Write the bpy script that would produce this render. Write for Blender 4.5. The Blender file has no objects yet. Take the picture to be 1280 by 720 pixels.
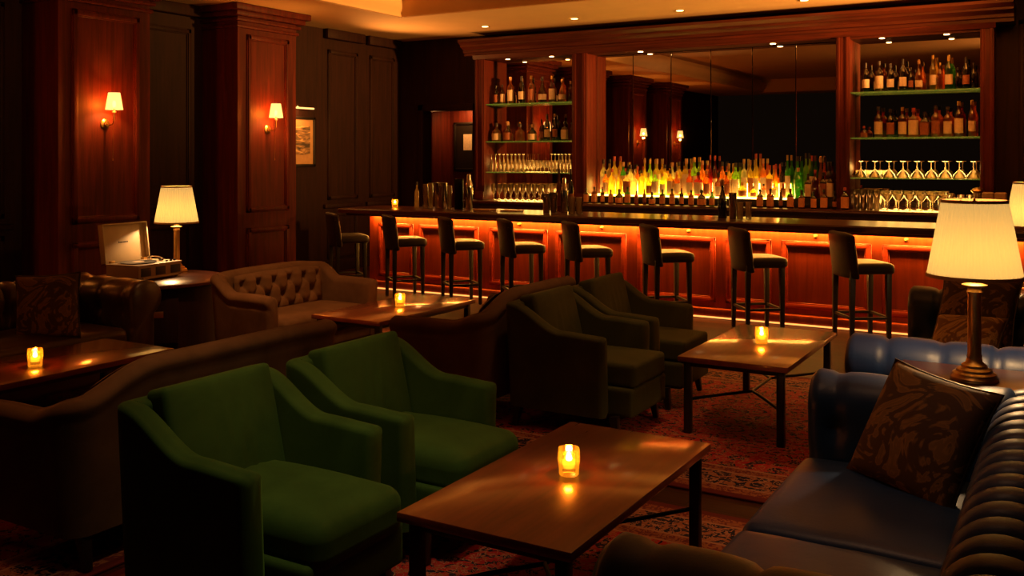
import bpy, bmesh, math, random
from mathutils import Vector, Matrix
random.seed(7)
PI = math.pi
scene = bpy.context.scene
COL = scene.collection

# ------------------------------------------------------------------ measuring helper (focal length and horizon of the 1280x720 frame)
FOC, HOR, EYE, YAW = 1197.0, 197.0, 1.65, math.radians(30.5)
FW = (-math.sin(YAW), math.cos(YAW)); RT = (math.cos(YAW), math.sin(YAW))
def x_at(px, Y):
    u = (px - 640) / FOC
    dx, dy = FW[0] + RT[0]*u, FW[1] + RT[1]*u
    return dx * Y / dy

# ------------------------------------------------------------------ mesh helpers
class MB:
    def __init__(self): self.bm = bmesh.new()
    def _take(self, verts, M):
        bmesh.ops.transform(self.bm, matrix=M, verts=verts); return self
    def box(self, x0, x1, y0, y1, z0, z1, bevel=0, seg=2, rot=None):
        r = bmesh.ops.create_cube(self.bm, size=1.0); v = r['verts']
        M = Matrix.Translation(((x0+x1)/2, (y0+y1)/2, (z0+z1)/2))
        if rot: M = M @ rot
        M = M @ Matrix.Diagonal((abs(x1-x0), abs(y1-y0), abs(z1-z0), 1))
        bmesh.ops.transform(self.bm, matrix=M, verts=v)
        if bevel > 0:
            es = list({e for a in v for e in a.link_edges})
            bmesh.ops.bevel(self.bm, geom=es, offset=bevel, segments=seg, profile=0.5, affect='EDGES')
        return self
    def bar(self, a, b, w, h=None, w2=None, h2=None, bevel=0):
        """square bar from a to b, tapering"""
        h = h or w; w2 = w2 or w; h2 = h2 or h
        a, b = Vector(a), Vector(b); d = (b-a).normalized()
        up = Vector((0, 0, 1)) if abs(d.z) < 0.9 else Vector((0, 1, 0))
        s = d.cross(up).normalized(); t = s.cross(d).normalized()
        vs = []
        for p, ww, hh in ((a, w, h), (b, w2, h2)):
            for i, j in ((-1, -1), (1, -1), (1, 1), (-1, 1)):
                vs.append(self.bm.verts.new(p + s*i*ww/2 + t*j*hh/2))
        f = []
        for i in range(4):
            f.append(self.bm.faces.new((vs[i], vs[(i+1) % 4], vs[4+(i+1) % 4], vs[4+i])))
        f.append(self.bm.faces.new(vs[3::-1])); f.append(self.bm.faces.new(vs[4:]))
        bmesh.ops.recalc_face_normals(self.bm, faces=f)
        if bevel:
            es = list({e for q in f for e in q.edges})
            bmesh.ops.bevel(self.bm, geom=es, offset=bevel, segments=2, profile=0.5, affect='EDGES')
        return self
    def lathe(self, prof, n=24, c=(0, 0, 0), sq=None, cap=True, M=None):
        """prof: (r,z) list; sq: per-point superellipse exponent (2 = round)"""
        rings = []
        for k, (r, z) in enumerate(prof):
            e = 2 if sq is None else sq[k]
            ring = []
            for i in range(n):
                t = 2*PI*(i+0.5)/n; cx, sy = math.cos(t), math.sin(t)
                f = 1 if e == 2 else 1/((abs(cx)**e + abs(sy)**e)**(1/e))
                p = Vector((c[0]+r*f*cx, c[1]+r*f*sy, c[2]+z))
                if M: p = M @ p
                ring.append(self.bm.verts.new(p))
            rings.append(ring)
        for a, b in zip(rings, rings[1:]):
            for i in range(n):
                self.bm.faces.new((a[i], a[(i+1) % n], b[(i+1) % n], b[i]))
        if cap:
            if prof[0][0] > 1e-5: self.bm.faces.new(rings[0][::-1])
            if prof[-1][0] > 1e-5: self.bm.faces.new(rings[-1])
        return self
    def tube(self, pts, r, n=8):
        pts = [Vector(p) for p in pts]; rings = []
        for i, p in enumerate(pts):
            d = (pts[min(i+1, len(pts)-1)] - pts[max(i-1, 0)]).normalized()
            up = Vector((0, 0, 1)) if abs(d.z) < 0.95 else Vector((1, 0, 0))
            s = d.cross(up).normalized(); t = s.cross(d)
            rings.append([self.bm.verts.new(p + r*(math.cos(2*PI*k/n)*s + math.sin(2*PI*k/n)*t)) for k in range(n)])
        fs = []
        for a, b in zip(rings, rings[1:]):
            for k in range(n): fs.append(self.bm.faces.new((a[k], a[(k+1) % n], b[(k+1) % n], b[k])))
        fs.append(self.bm.faces.new(rings[0])); fs.append(self.bm.faces.new(rings[-1]))
        bmesh.ops.recalc_face_normals(self.bm, faces=fs)
        return self
    def grid(self, fn, nu, nv, cu=False, cv=False, capu=False):
        """surface fn(u,v), u,v in 0..1; cu/cv closed; capu closes the two v-loops"""
        V = [[self.bm.verts.new(fn(i/(nu if cu else nu-1), j/(nv if cv else nv-1))) for j in range(nv)] for i in range(nu)]
        fs = []
        for i in range(nu if cu else nu-1):
            for j in range(nv if cv else nv-1):
                a, b = (i+1) % nu, (j+1) % nv
                fs.append(self.bm.faces.new((V[i][j], V[a][j], V[a][b], V[i][b])))
        if capu:
            fs.append(self.bm.faces.new(V[0])); fs.append(self.bm.faces.new(V[-1]))
        bmesh.ops.recalc_face_normals(self.bm, faces=fs)
        return self
    def prism(self, poly, axis, a, b, bevel=0, seg=3):
        """poly of 2-D points extruded along axis ('x','y','z') from a to b"""
        def P(p, t):
            return {'x': (t, p[0], p[1]), 'y': (p[0], t, p[1]), 'z': (p[0], p[1], t)}[axis]
        A = [self.bm.verts.new(P(p, a)) for p in poly]; B = [self.bm.verts.new(P(p, b)) for p in poly]
        n = len(poly); fs = [self.bm.faces.new(A[::-1]), self.bm.faces.new(B)]
        for i in range(n): fs.append(self.bm.faces.new((A[i], A[(i+1) % n], B[(i+1) % n], B[i])))
        bmesh.ops.recalc_face_normals(self.bm, faces=fs)
        if bevel:
            es = list(fs[0].edges) + list(fs[1].edges)
            bmesh.ops.bevel(self.bm, geom=es, offset=bevel, segments=seg, profile=0.5, affect='EDGES')
        return self
    def pad(self, x0, x1, y0, y1, z0, z1, r=0.03, crown=0.0, n=18, dent=None, under=0.0):
        """upholstered pad: rounded box with a crowned top"""
        hx, hy, hz = (x1-x0)/2, (y1-y0)/2, (z1-z0)/2
        c = Vector(((x0+x1)/2, (y0+y1)/2, (z0+z1)/2)); r = min(r, hx*.99, hy*.99, hz*.99)
        t = bmesh.new(); bmesh.ops.create_cube(t, size=2.0)
        bmesh.ops.subdivide_edges(t, edges=t.edges[:], cuts=n, use_grid_fill=True)
        mp = {}
        for v in t.verts:
            p = []
            for k, h in enumerate((hx, hy, hz)):
                u = v.co[k]; m = (h-r)/h
                g = abs(u); q = (g/0.8*m if g < 0.8 else m + (g-0.8)/0.2*(1-m)) * h      # put more vertices in the rounding
                p.append(math.copysign(q, u))
            p = Vector(p)
            inn = Vector([max(-(h-r), min(h-r, q)) for q, h in zip(p, (hx, hy, hz))])
            d = p - inn
            if d.length > 1e-6: d = d.normalized()*r
            o = inn + d
            u, w = o.x/hx, o.y/hy
            k = max(0, 1-u*u)*max(0, 1-w*w)
            if o.z > 0: o.z += crown*k**.7
            if o.z < 0 and under: o.z -= under*k
            if dent and o.z > 0: o.z += dent(u, w)
            mp[v] = self.bm.verts.new(o + c)
        for f in t.faces: self.bm.faces.new([mp[v] for v in f.verts])
        t.free(); return self
    def xf(self, M):
        bmesh.ops.transform(self.bm, matrix=M, verts=self.bm.verts[:]); return self
    def mesh(self, name, mat, angle=40, smooth=True):
        me = bpy.data.meshes.new(name); self.bm.normal_update(); self.bm.to_mesh(me); self.bm.free()
        if mat: me.materials.append(mat)
        if smooth:
            me.polygons.foreach_set('use_smooth', [True]*len(me.polygons))
            me.set_sharp_from_angle(angle=math.radians(angle))
        me.update(); return me
    def build(self, name, mat, parent=None, loc=None, rz=0, angle=40, smooth=True):
        return link(name, self.mesh(name, mat, angle, smooth), parent, loc, rz)

def link(name, data, parent=None, loc=None, rz=0):
    o = bpy.data.objects.new(name, data); COL.objects.link(o)
    if parent: o.parent = parent
    if loc: o.location = loc
    if rz: o.rotation_euler.z = rz
    return o
def tag(o, label=None, cat=None, group=None, kind=None):
    for k, v in (('label', label), ('category', cat), ('group', group), ('kind', kind)):
        if v: o[k] = v
    return o
def thing(name, label, cat, loc=(0, 0, 0), rz=0, group=None):
    return tag(link(name, None, None, loc, rz), label, cat, group)
def dup(root, loc, rz=0, label=None, group=None):
    r = root.copy(); COL.objects.link(r); r.location = loc; r.rotation_euler = (0, 0, rz)
    if label: r['label'] = label
    if group: r['group'] = group
    for ch in list(root.children):
        c = ch.copy(); COL.objects.link(c); c.parent = r
        for g in list(ch.children):
            d = g.copy(); COL.objects.link(d); d.parent = c
    return r
def struct(o): o['kind'] = 'structure'; return o

# ------------------------------------------------------------------ materials
def nt(name):
    m = bpy.data.materials.new(name); m.use_nodes = True
    t = m.node_tree; t.nodes.clear(); return m, t
def N(t, typ, **kw):
    n = t.nodes.new(typ)
    for k, v in kw.items():
        if k in n.inputs.keys() if isinstance(k, str) else False: n.inputs[k].default_value = v
        else: setattr(n, k, v)
    return n
def out(t, sh):
    o = t.nodes.new('ShaderNodeOutputMaterial'); t.links.new(sh, o.inputs[0])
def rgba(c): return (c[0], c[1], c[2], 1)
def ramp(t, fac, stops):
    r = t.nodes.new('ShaderNodeValToRGB'); e = r.color_ramp.elements
    while len(e) < len(stops): e.new(0.5)
    for k, (p, c) in enumerate(stops): e[k].position = p; e[k].color = rgba(c)
    t.links.new(fac, r.inputs[0]); return r.outputs[0]
def coords(t, scale=(1, 1, 1), rot=(0, 0, 0), src='Object'):
    c = t.nodes.new('ShaderNodeTexCoord'); m = t.nodes.new('ShaderNodeMapping')
    m.inputs['Scale'].default_value = scale; m.inputs['Rotation'].default_value = rot
    t.links.new(c.outputs[src], m.inputs[0]); return m.outputs[0]
def noise(t, vec, scale, detail=4, rough=.55, dist=0):
    n = t.nodes.new('ShaderNodeTexNoise'); n.inputs['Scale'].default_value = scale; n.inputs['Detail'].default_value = detail
    n.inputs['Roughness'].default_value = rough; n.inputs['Distortion'].default_value = dist
    t.links.new(vec, n.inputs['Vector']); return n.outputs[0]
def bsdf(t, col, rough=.5, metal=0, spec=.5, coat=0, sheen=0, sheencol=None, coatr=.1):
    b = t.nodes.new('ShaderNodeBsdfPrincipled')
    if hasattr(col, 'is_linked') or not isinstance(col, tuple): t.links.new(col, b.inputs['Base Color'])
    else: b.inputs['Base Color'].default_value = rgba(col)
    if isinstance(rough, (int, float)): b.inputs['Roughness'].default_value = rough
    else: t.links.new(rough, b.inputs['Roughness'])
    b.inputs['Metallic'].default_value = metal; b.inputs['Specular IOR Level'].default_value = spec
    b.inputs['Coat Weight'].default_value = coat; b.inputs['Coat IOR'].default_value = 1.5 if coat < .9 else 1.62; b.inputs['Coat Roughness'].default_value = coatr
    b.inputs['Sheen Weight'].default_value = sheen; b.inputs['Sheen Roughness'].default_value = .4
    if sheencol: b.inputs['Sheen Tint'].default_value = rgba(sheencol)
    return b
def bump(t, b, h, strength=.2, dist=.01):
    n = t.nodes.new('ShaderNodeBump'); n.inputs['Strength'].default_value = strength; n.inputs['Distance'].default_value = dist
    t.links.new(h, n.inputs['Height']); t.links.new(n.outputs[0], b.inputs['Normal'])
def wood(name, dark, light, rough=.35, axis='z', coat=0, gs=1.0, bmp=.05, coatr=.12, spec=.5):
    m, t = nt(name)
    sc = {'x': (.6, 9, 9), 'y': (9, .6, 9), 'z': (9, 9, .6)}[axis]
    v = coords(t, tuple(s*gs for s in sc))
    f = noise(t, v, 2.2, 7, .62, .6)
    c = ramp(t, f, [(.3, dark), (.52, tuple((a+b)/2 for a, b in zip(dark, light))), (.72, light)])
    b = bsdf(t, c, rough, coat=coat, coatr=coatr, spec=spec); bump(t, b, f, bmp, .004); out(t, b.outputs[0]); return m
def velvet(name, col, col2, sheen=.3, rough=.85):
    m, t = nt(name); v = coords(t)
    f = noise(t, v, 3.5, 5, .6, .4)
    c = ramp(t, f, [(.3, col), (.7, col2)])
    b = bsdf(t, c, rough, spec=.15, sheen=sheen, sheencol=col2)
    g = noise(t, v, 90, 3); bump(t, b, g, .08, .003); out(t, b.outputs[0]); return m
def leather(name, col, col2, rough=.38, spec=.5):
    m, t = nt(name); v = coords(t)
    f = noise(t, v, 2.4, 5, .6, .3)
    c = ramp(t, f, [(.3, col), (.7, col2)])
    r = t.nodes.new('ShaderNodeMapRange'); r.inputs['To Min'].default_value = rough-.08; r.inputs['To Max'].default_value = rough+.12
    t.links.new(f, r.inputs[0])
    b = bsdf(t, c, r.outputs[0], spec=spec)
    vo = t.nodes.new('ShaderNodeTexVoronoi'); vo.inputs['Scale'].default_value = 160; t.links.new(v, vo.inputs['Vector'])
    g = noise(t, v, 9, 6, .65, .8)
    mx = t.nodes.new('ShaderNodeMath'); mx.operation = 'MULTIPLY_ADD'; mx.inputs[1].default_value = .12
    t.links.new(vo.outputs[0], mx.inputs[0]); t.links.new(g, mx.inputs[2])
    bump(t, b, mx.outputs[0], .22, .006); out(t, b.outputs[0]); return m
def plain(name, col, rough=.5, metal=0, spec=.5, var=.12, sc=14, coat=0):
    m, t = nt(name); v = coords(t); f = noise(t, v, sc, 4)
    c = ramp(t, f, [(.25, tuple(x*(1-var) for x in col)), (.75, tuple(min(1, x*(1+var)) for x in col))])
    b = bsdf(t, c, rough, metal, spec, coat); out(t, b.outputs[0]); return m
def glow(name, col, s, var=0):
    m, t = nt(name); e = t.nodes.new('ShaderNodeEmission'); e.inputs[1].default_value = s
    if var:
        f = noise(t, coords(t), 9, 3)
        c = ramp(t, f, [(.2, tuple(x*(1-var) for x in col)), (.8, col)]); t.links.new(c, e.inputs[0])
    else: e.inputs[0].default_value = rgba(col)
    out(t, e.outputs[0]); return m
def mixs(t, fac, a, b):
    n = t.nodes.new('ShaderNodeMixShader')
    if isinstance(fac, (int, float)): n.inputs[0].default_value = fac
    else: t.links.new(fac, n.inputs[0])
    t.links.new(a, n.inputs[1]); t.links.new(b, n.inputs[2]); return n.outputs[0]
def glass(name, col, tl=.5, gl=.25, tcol=None, rough=.05, em=None):
    """thin tinted glass: part clear, part translucent, glossy by angle"""
    m, t = nt(name)
    a = t.nodes.new('ShaderNodeBsdfTransparent'); a.inputs[0].default_value = rgba(tcol or col)
    b = t.nodes.new('ShaderNodeBsdfTranslucent'); b.inputs[0].default_value = rgba(col)
    s = mixs(t, tl, a.outputs[0], b.outputs[0])
    g = t.nodes.new('ShaderNodeBsdfGlossy'); g.inputs['Roughness'].default_value = rough; g.inputs[0].default_value = (1, 1, 1, 1)
    lw = t.nodes.new('ShaderNodeLayerWeight'); lw.inputs[0].default_value = .3
    mr = t.nodes.new('ShaderNodeMapRange'); mr.inputs['To Min'].default_value = gl*.25; mr.inputs['To Max'].default_value = min(1, gl*2.2)
    t.links.new(lw.outputs['Fresnel'], mr.inputs[0])
    s = mixs(t, mr.outputs[0], s, g.outputs[0])
    if em:
        e = t.nodes.new('ShaderNodeEmission'); e.inputs[0].default_value = rgba(em[0]); e.inputs[1].default_value = em[1]
        ad = t.nodes.new('ShaderNodeAddShader'); t.links.new(s, ad.inputs[0]); t.links.new(e.outputs[0], ad.inputs[1]); s = ad.outputs[0]
    out(t, s); return m
def math_(t, op, a, b=None, c=None):
    n = t.nodes.new('ShaderNodeMath'); n.operation = op
    for k, x in enumerate((a, b, c)):
        if x is None: continue
        if isinstance(x, (int, float)): n.inputs[k].default_value = x
        else: t.links.new(x, n.inputs[k])
    return n.outputs[0]

M = {}
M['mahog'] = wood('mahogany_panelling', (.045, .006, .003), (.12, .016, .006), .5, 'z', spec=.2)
M['mahog_x'] = wood('mahogany_mouldings', (.034, .006, .003), (.095, .016, .006), .4, 'x', spec=.3)
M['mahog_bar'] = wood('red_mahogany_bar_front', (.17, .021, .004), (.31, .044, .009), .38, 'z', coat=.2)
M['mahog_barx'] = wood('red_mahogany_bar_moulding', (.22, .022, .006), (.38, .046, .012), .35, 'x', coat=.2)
M['bartop'] = wood('polished_bar_top', (.03, .006, .003), (.10, .02, .008), .3, 'x', coat=.35, coatr=.2)
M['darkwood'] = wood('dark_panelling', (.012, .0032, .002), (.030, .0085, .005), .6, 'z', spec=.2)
M['table'] = wood('walnut_table_top', (.085, .012, .003), (.20, .036, .009), .36, 'y', coat=1.0, gs=.8, coatr=.12)
M['ebony'] = wood('ebonised_legs', (.006, .004, .003), (.016, .009, .006), .4, 'z')
M['black_metal'] = plain('blackened_steel', (.012, .011, .011), .4, .8)
M['green'] = velvet('green_velvet', (.024, .056, .007), (.045, .096, .015), .7)
M['olive'] = velvet('olive_velvet', (.040, .042, .011), (.066, .066, .019), .6)
M['brown'] = velvet('taupe_velvet', (.085, .046, .020), (.15, .085, .04), .3)
M['blue'] = leather('blue_leather', (.005, .017, .068), (.010, .031, .118), .42)
M['blue_dimlight'] = leather('blue_leather_dim_light', (.007, .027, .090), (.014, .046, .15), .40, .3)  # same leather as blue, recoloured for the front sofa's dim warm light
M['darkleather'] = leather('dark_brown_leather', (.022, .012, .007), (.05, .027, .014), .32)
M['darkgreenleather'] = leather('dark_green_blue_leather', (.014, .030, .034), (.026, .05, .055), .4)
M['stoolleather'] = leather('dark_stool_leather', (.009, .0035, .002), (.017, .006, .0035), .5)
M['brass'] = plain('aged_brass', (.55, .32, .10), .36, 1, var=.2)
M['steel'] = plain('bar_steel', (.55, .5, .45), .16, 1, var=.1)
M['black'] = plain('black_plastic', (.012, .012, .012), .35)
M['cream'] = plain('cream_leatherette', (.42, .29, .155), .5, var=.06)
M['creamdark'] = plain('tan_leatherette', (.30, .19, .10), .5, var=.1)
M['paper'] = plain('paper_label', (.70, .52, .36), .7, var=.15, sc=40)
M['paperdark'] = plain('dark_label', (.30, .09, .04), .6, var=.25, sc=40)
M['paper_glowtint'] = plain('glow_tinted_label', (.62, .26, .10), .7, var=.2, sc=40)  # orange cast of the bar glow put into the label colour
M['matboard'] = plain('tan_mat_board', (.40, .22, .09), .8)
M['picled'] = glow('picture_light_tube', (1, .5, .14), 2.2)
M['capblack'] = plain('black_cap', (.03, .02, .02), .4)
M['capred'] = plain('red_cap', (.35, .05, .03), .4)
M['capgold'] = plain('gold_cap', (.7, .42, .12), .3, .8)
M['cork'] = plain('cork_stopper', (.45, .24, .11), .7)
M['linen'] = plain('folded_white_linen', (.6, .45, .32), .8)
M['ceil'] = plain('plaster_ceiling', (.74, .47, .23), .8, var=.05, sc=3)
M['flame'] = glow('candle_flame', (1, .66, .20), 90)
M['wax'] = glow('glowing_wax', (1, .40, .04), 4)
M['led'] = glow('led_strip', (1, .33, .06), 7)
M['ledtoe'] = glow('toe_led_strip', (1, .34, .07), 2.0)
M['ledriser'] = glow('lit_riser_acrylic', (1, .62, .10), 9)
M['spot'] = glow('downlight_lens', (1, .60, .22), 14)
m, t = nt('warm_bulb'); e = t.nodes.new('ShaderNodeEmission'); e.inputs[0].default_value = (1, .7, .36, 1); e.inputs[1].default_value = 4
q = t.nodes.new('ShaderNodeBsdfTransparent'); a = t.nodes.new('ShaderNodeAddShader'); t.links.new(e.outputs[0], a.inputs[0]); t.links.new(q.outputs[0], a.inputs[1]); out(t, a.outputs[0]); M['bulb'] = m
M['mirror'] = None
m, t = nt('smoked_mirror'); g = t.nodes.new('ShaderNodeBsdfGlossy'); g.inputs['Roughness'].default_value = .012
f = noise(t, coords(t), 1.5, 2); t.links.new(ramp(t, f, [(.3, (.74, .66, .58)), (.7, (.80, .72, .63))]), g.inputs[0]); out(t, g.outputs[0]); M['mirror'] = m
M['shelfglass'] = glass('glowing_green_edge_glass_shelf', (.50, .75, .30), .35, .5, (.72, .85, .66), em=((.55, .62, .06), .05))  # faint emission added so the shelf edges look lit
M['clear'] = glass('clear_glassware', (.95, .72, .42), .42, .5, (.96, .93, .88))
M['candleglass'] = glass('candle_tumbler_glass', (1, .42, .05), .10, .45, (1, .80, .45), em=((1, .30, .012), .20))
def shade_mat(name, em, c=(1, .64, .19), tc=(.055, .037, .010), clear=0, ccol=(1, 1, 1)):
    m, t = nt(name)
    d = t.nodes.new('ShaderNodeBsdfDiffuse'); d.inputs[0].default_value = (.35, .28, .16, 1)
    tr = t.nodes.new('ShaderNodeBsdfTranslucent'); tr.inputs[0].default_value = rgba(tc)
    s = mixs(t, .6, d.outputs[0], tr.outputs[0])
    e = t.nodes.new('ShaderNodeEmission'); e.inputs[0].default_value = rgba(c); e.inputs[1].default_value = em
    a = t.nodes.new('ShaderNodeAddShader'); t.links.new(s, a.inputs[0]); t.links.new(e.outputs[0], a.inputs[1])
    r_ = a.outputs[0]
    if clear:
        q = t.nodes.new('ShaderNodeBsdfTransparent'); q.inputs[0].default_value = rgba(ccol); r_ = mixs(t, clear, r_, q.outputs[0])
    out(t, r_); return m
M['shade'] = shade_mat('pleated_cream_shade', .45)
M['sconceshade'] = shade_mat('sconce_shade', 1.9, (1, .66, .24), (.05, .03, .008), .45, (1, .55, .16))
M['shadetrim'] = plain('shade_trim', (.45, .24, .07), .7)
def floor_mat():
    m, t = nt('dark_plank_floor'); v = coords(t)
    br = t.nodes.new('ShaderNodeTexBrick'); br.inputs['Scale'].default_value = 1; br.inputs['Brick Width'].default_value = 1.6
    br.inputs['Row Height'].default_value = .14; br.inputs['Mortar Size'].default_value = .003
    br.inputs['Color1'].default_value = (.030, .006, .003, 1); br.inputs['Color2'].default_value = (.046, .010, .004, 1); br.inputs['Mortar'].default_value = (.004, .002, .001, 1)
    t.links.new(v, br.inputs['Vector'])
    f = noise(t, coords(t, (.8, 12, 1)), 3, 6, .6, .5)
    mx = t.nodes.new('ShaderNodeMixRGB'); mx.blend_type = 'MULTIPLY'; mx.inputs[0].default_value = .7
    t.links.new(br.outputs[0], mx.inputs[1]); t.links.new(ramp(t, f, [(.3, (.5, .5, .5)), (.7, (1.3, 1.3, 1.3))]), mx.inputs[2])
    b = bsdf(t, mx.outputs[0], .55, spec=.10); bump(t, b, f, .05, .004); out(t, b.outputs[0]); return m
M['floor'] = floor_mat()
def rug_mat(name, hx, hy):
    """persian rug: mirrored floral field, dark guard bands and a figured border, from the rug's own coordinates"""
    m, t = nt(name); tc = t.nodes.new('ShaderNodeTexCoord'); sp = t.nodes.new('ShaderNodeSeparateXYZ'); t.links.new(tc.outputs['Object'], sp.inputs[0])
    ax = math_(t, 'ABSOLUTE', sp.outputs[0]); ay = math_(t, 'ABSOLUTE', sp.outputs[1])
    ex = math_(t, 'SUBTRACT', hx, ax); ey = math_(t, 'SUBTRACT', hy, ay); d = math_(t, 'MINIMUM', ex, ey)
    cb = t.nodes.new('ShaderNodeCombineXYZ'); t.links.new(ax, cb.inputs[0]); t.links.new(ay, cb.inputs[1])
    def motif(sc, th0, th1, dist):
        n = t.nodes.new('ShaderNodeTexNoise'); n.inputs['Scale'].default_value = sc*.8; n.inputs['Detail'].default_value = 2; n.inputs['Distortion'].default_value = dist
        t.links.new(cb.outputs[0], n.inputs['Vector'])
        va = t.nodes.new('ShaderNodeVectorMath'); va.operation = 'ADD'; t.links.new(cb.outputs[0], va.inputs[0])
        vs = t.nodes.new('ShaderNodeVectorMath'); vs.operation = 'SCALE'; vs.inputs['Scale'].default_value = .10; t.links.new(n.outputs[1], vs.inputs[0]); t.links.new(vs.outputs[0], va.inputs[1])
        vo = t.nodes.new('ShaderNodeTexVoronoi'); vo.feature = 'F1'; vo.inputs['Scale'].default_value = sc; t.links.new(va.outputs[0], vo.inputs['Vector'])
        r = math_(t, 'SINE', math_(t, 'MULTIPLY', vo.outputs[0], 17.0))
        return r, n.outputs[0]
    r1, n1 = motif(7.5, 0, 0, 3); r2, n2 = motif(15, 0, 0, 2)
    def mixc(f, a, b):
        q = t.nodes.new('ShaderNodeMixRGB')
        for k, x in ((0, f), (1, a), (2, b)):
            if isinstance(x, tuple): q.inputs[k].default_value = rgba(x)
            elif isinstance(x, (int, float)): q.inputs[k].default_value = x
            else: t.links.new(x, q.inputs[k])
        return q.outputs[0]
    red, blue, crm, ochre = (.30, .014, .010), (.014, .010, .018), (.30, .13, .07), (.24, .075, .028)
    field = mixc(math_(t, 'GREATER_THAN', r1, .55), red, blue)
    field = mixc(math_(t, 'GREATER_THAN', r2, .82), field, crm)
    field = mixc(math_(t, 'LESS_THAN', math_(t, 'ABSOLUTE', math_(t, 'SUBTRACT', n1, .5)), .018), field, ochre)
    bord = mixc(math_(t, 'GREATER_THAN', r1, .2), blue, ochre)
    bord = mixc(math_(t, 'GREATER_THAN', r2, .7), bord, crm)
    guard = mixc(math_(t, 'GREATER_THAN', r2, .1), ochre, (.12, .02, .015))
    c = mixc(math_(t, 'GREATER_THAN', d, .42), bord, field)
    in1 = math_(t, 'MULTIPLY', math_(t, 'GREATER_THAN', d, .34), math_(t, 'LESS_THAN', d, .42))
    in2 = math_(t, 'MULTIPLY', math_(t, 'GREATER_THAN', d, .05), math_(t, 'LESS_THAN', d, .13))
    c = mixc(math_(t, 'MAXIMUM', in1, in2), c, guard)
    c = mixc(math_(t, 'LESS_THAN', d, .05), c, (.10, .014, .010))
    for e in (.13, .34, .42):
        l = math_(t, 'LESS_THAN', math_(t, 'ABSOLUTE', math_(t, 'SUBTRACT', d, e)), .008); c = mixc(l, c, crm)
    b = bsdf(t, c, .95, spec=.1); f = noise(t, tc.outputs['Object'], 160, 2); bump(t, b, f, .3, .004); out(t, b.outputs[0]); return m
def damask(name, g, d):
    m, t = nt(name); v = coords(t)
    n = t.nodes.new('ShaderNodeTexNoise'); n.inputs['Scale'].default_value = 4.5; n.inputs['Detail'].default_value = 3; n.inputs['Distortion'].default_value = 2.2; t.links.new(v, n.inputs['Vector'])
    w = math_(t, 'MULTIPLY_ADD', math_(t, 'SINE', math_(t, 'MULTIPLY', n.outputs[0], 24)), .5, .5)
    c = ramp(t, w, [(.30, d), (.50, tuple(x*.55 for x in g)), (.72, g), (.95, tuple(x*.7 for x in g))])
    b = bsdf(t, c, .75, sheen=.2, sheencol=g); f = noise(t, v, 120, 2); bump(t, b, f, .15, .003); out(t, b.outputs[0]); return m
M['damask'] = damask('gold_brown_damask', (.19, .105, .032), (.042, .020, .008))
M['damask2'] = damask('tan_damask', (.45, .27, .10), (.15, .07, .025))
M['art'] = None
m, t = nt('landscape_print'); v = coords(t, (1, 1.6, 7)); f = noise(t, v, 2.2, 6, .6, 1.0)
b = bsdf(t, ramp(t, f, [(.40, (.04, .025, .012)), (.52, (.22, .12, .05)), (.62, (.60, .36, .14))]), .6); out(t, b.outputs[0]); M['art'] = m

# ------------------------------------------------------------------ lights
def light(kind, loc, energy, col, size=.1, rot=None, **kw):
    l = bpy.data.lights.new(kind.lower()+'_lamp', kind); l.energy = energy; l.color = col
    if kind == 'AREA':
        if isinstance(size, tuple): l.shape = 'RECTANGLE'; l.size, l.size_y = size
        else: l.shape = 'DISK'; l.size = size
    else: l.shadow_soft_size = size
    for k, v in kw.items(): setattr(l, k, v)
    o = bpy.data.objects.new(kind.lower()+'_lamp', l); COL.objects.link(o); o.location = loc
    if rot: o.rotation_euler = rot
    return o
def aim(o, tgt):
    d = Vector(tgt) - o.location; o.rotation_euler = d.to_track_quat('-Z', 'Y').to_euler(); return o

# ================================================================== THE SETTING
CZ = 3.5; WL = -9.3; WB = 12.3; WR = 2.4; PF = -8.7
struct(MB().box(WL-.2, WR+.2, -3.5, WB+2.4, -.1, 0).build('floor', M['floor'], smooth=False))
# ceiling: a lower soffit round a raised tray
TX0, TX1, TY0, TY1 = -7.7, 1.2, -2.5, 10.17
mb = MB()
mb.box(WL-.2, TX0, -3.5, WB+.2, CZ, CZ+.5).box(TX1, WR+.2, -3.5, WB+.2, CZ, CZ+.5)
mb.box(TX0, TX1, TY1, WB+.2, CZ, CZ+.5).box(TX0, TX1, -3.5, TY0, CZ, CZ+.5).box(TX0, TX1, TY0, TY1, CZ+.36, CZ+.5)
ceil = struct(mb.build('ceiling', M['ceil'], smooth=False))
cr = [(0, 0), (.03, -.03), (.05, -.03), (.06, .02), (.11, .07), (.14, .16), (.14, .22), (0, .22)]
mb = MB()
mb.prism([(TY1-a, CZ+.0+b+.03) for a, b in cr], 'x', TX0, TX1)
mb.prism([(TX0+a, CZ+.0+b+.03) for a, b in cr], 'y', TY0, TY1)
struct(mb.build('trim_1', M['ceil']))
# left wall with panel mouldings in the recesses
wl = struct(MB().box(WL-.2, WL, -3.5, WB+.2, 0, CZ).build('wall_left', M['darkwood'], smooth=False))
def frame_x(mb, X, y0, y1, z0, z1, w=.045, d=.03):
    """moulding frame on a wall facing +x"""
    for a, b, c, e in ((y0, y1, z0, z0+w), (y0, y1, z1-w, z1), (y0, y0+w, z0, z1), (y1-w, y1, z0, z1)):
        mb.box(X-.002, X+d, a, b, c, e, .008, 2)
        mb.box(X-.002, X+d*.5, a-.012, b+.012, c-.012, e+.012, .004, 1)
def frame_y(mb, Y, x0, x1, z0, z1, w=.045, d=.03):
    for a, b, c, e in ((x0, x1, z0, z0+w), (x0, x1, z1-w, z1), (x0, x0+w, z0, z1), (x1-w, x1, z0, z1)):
        mb.box(a, b, Y-d, Y+.002, c, e, .008, 2)
        mb.box(a-.012, b+.012, Y-d*.5, Y+.002, c-.012, e+.012, .004, 1)
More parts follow.
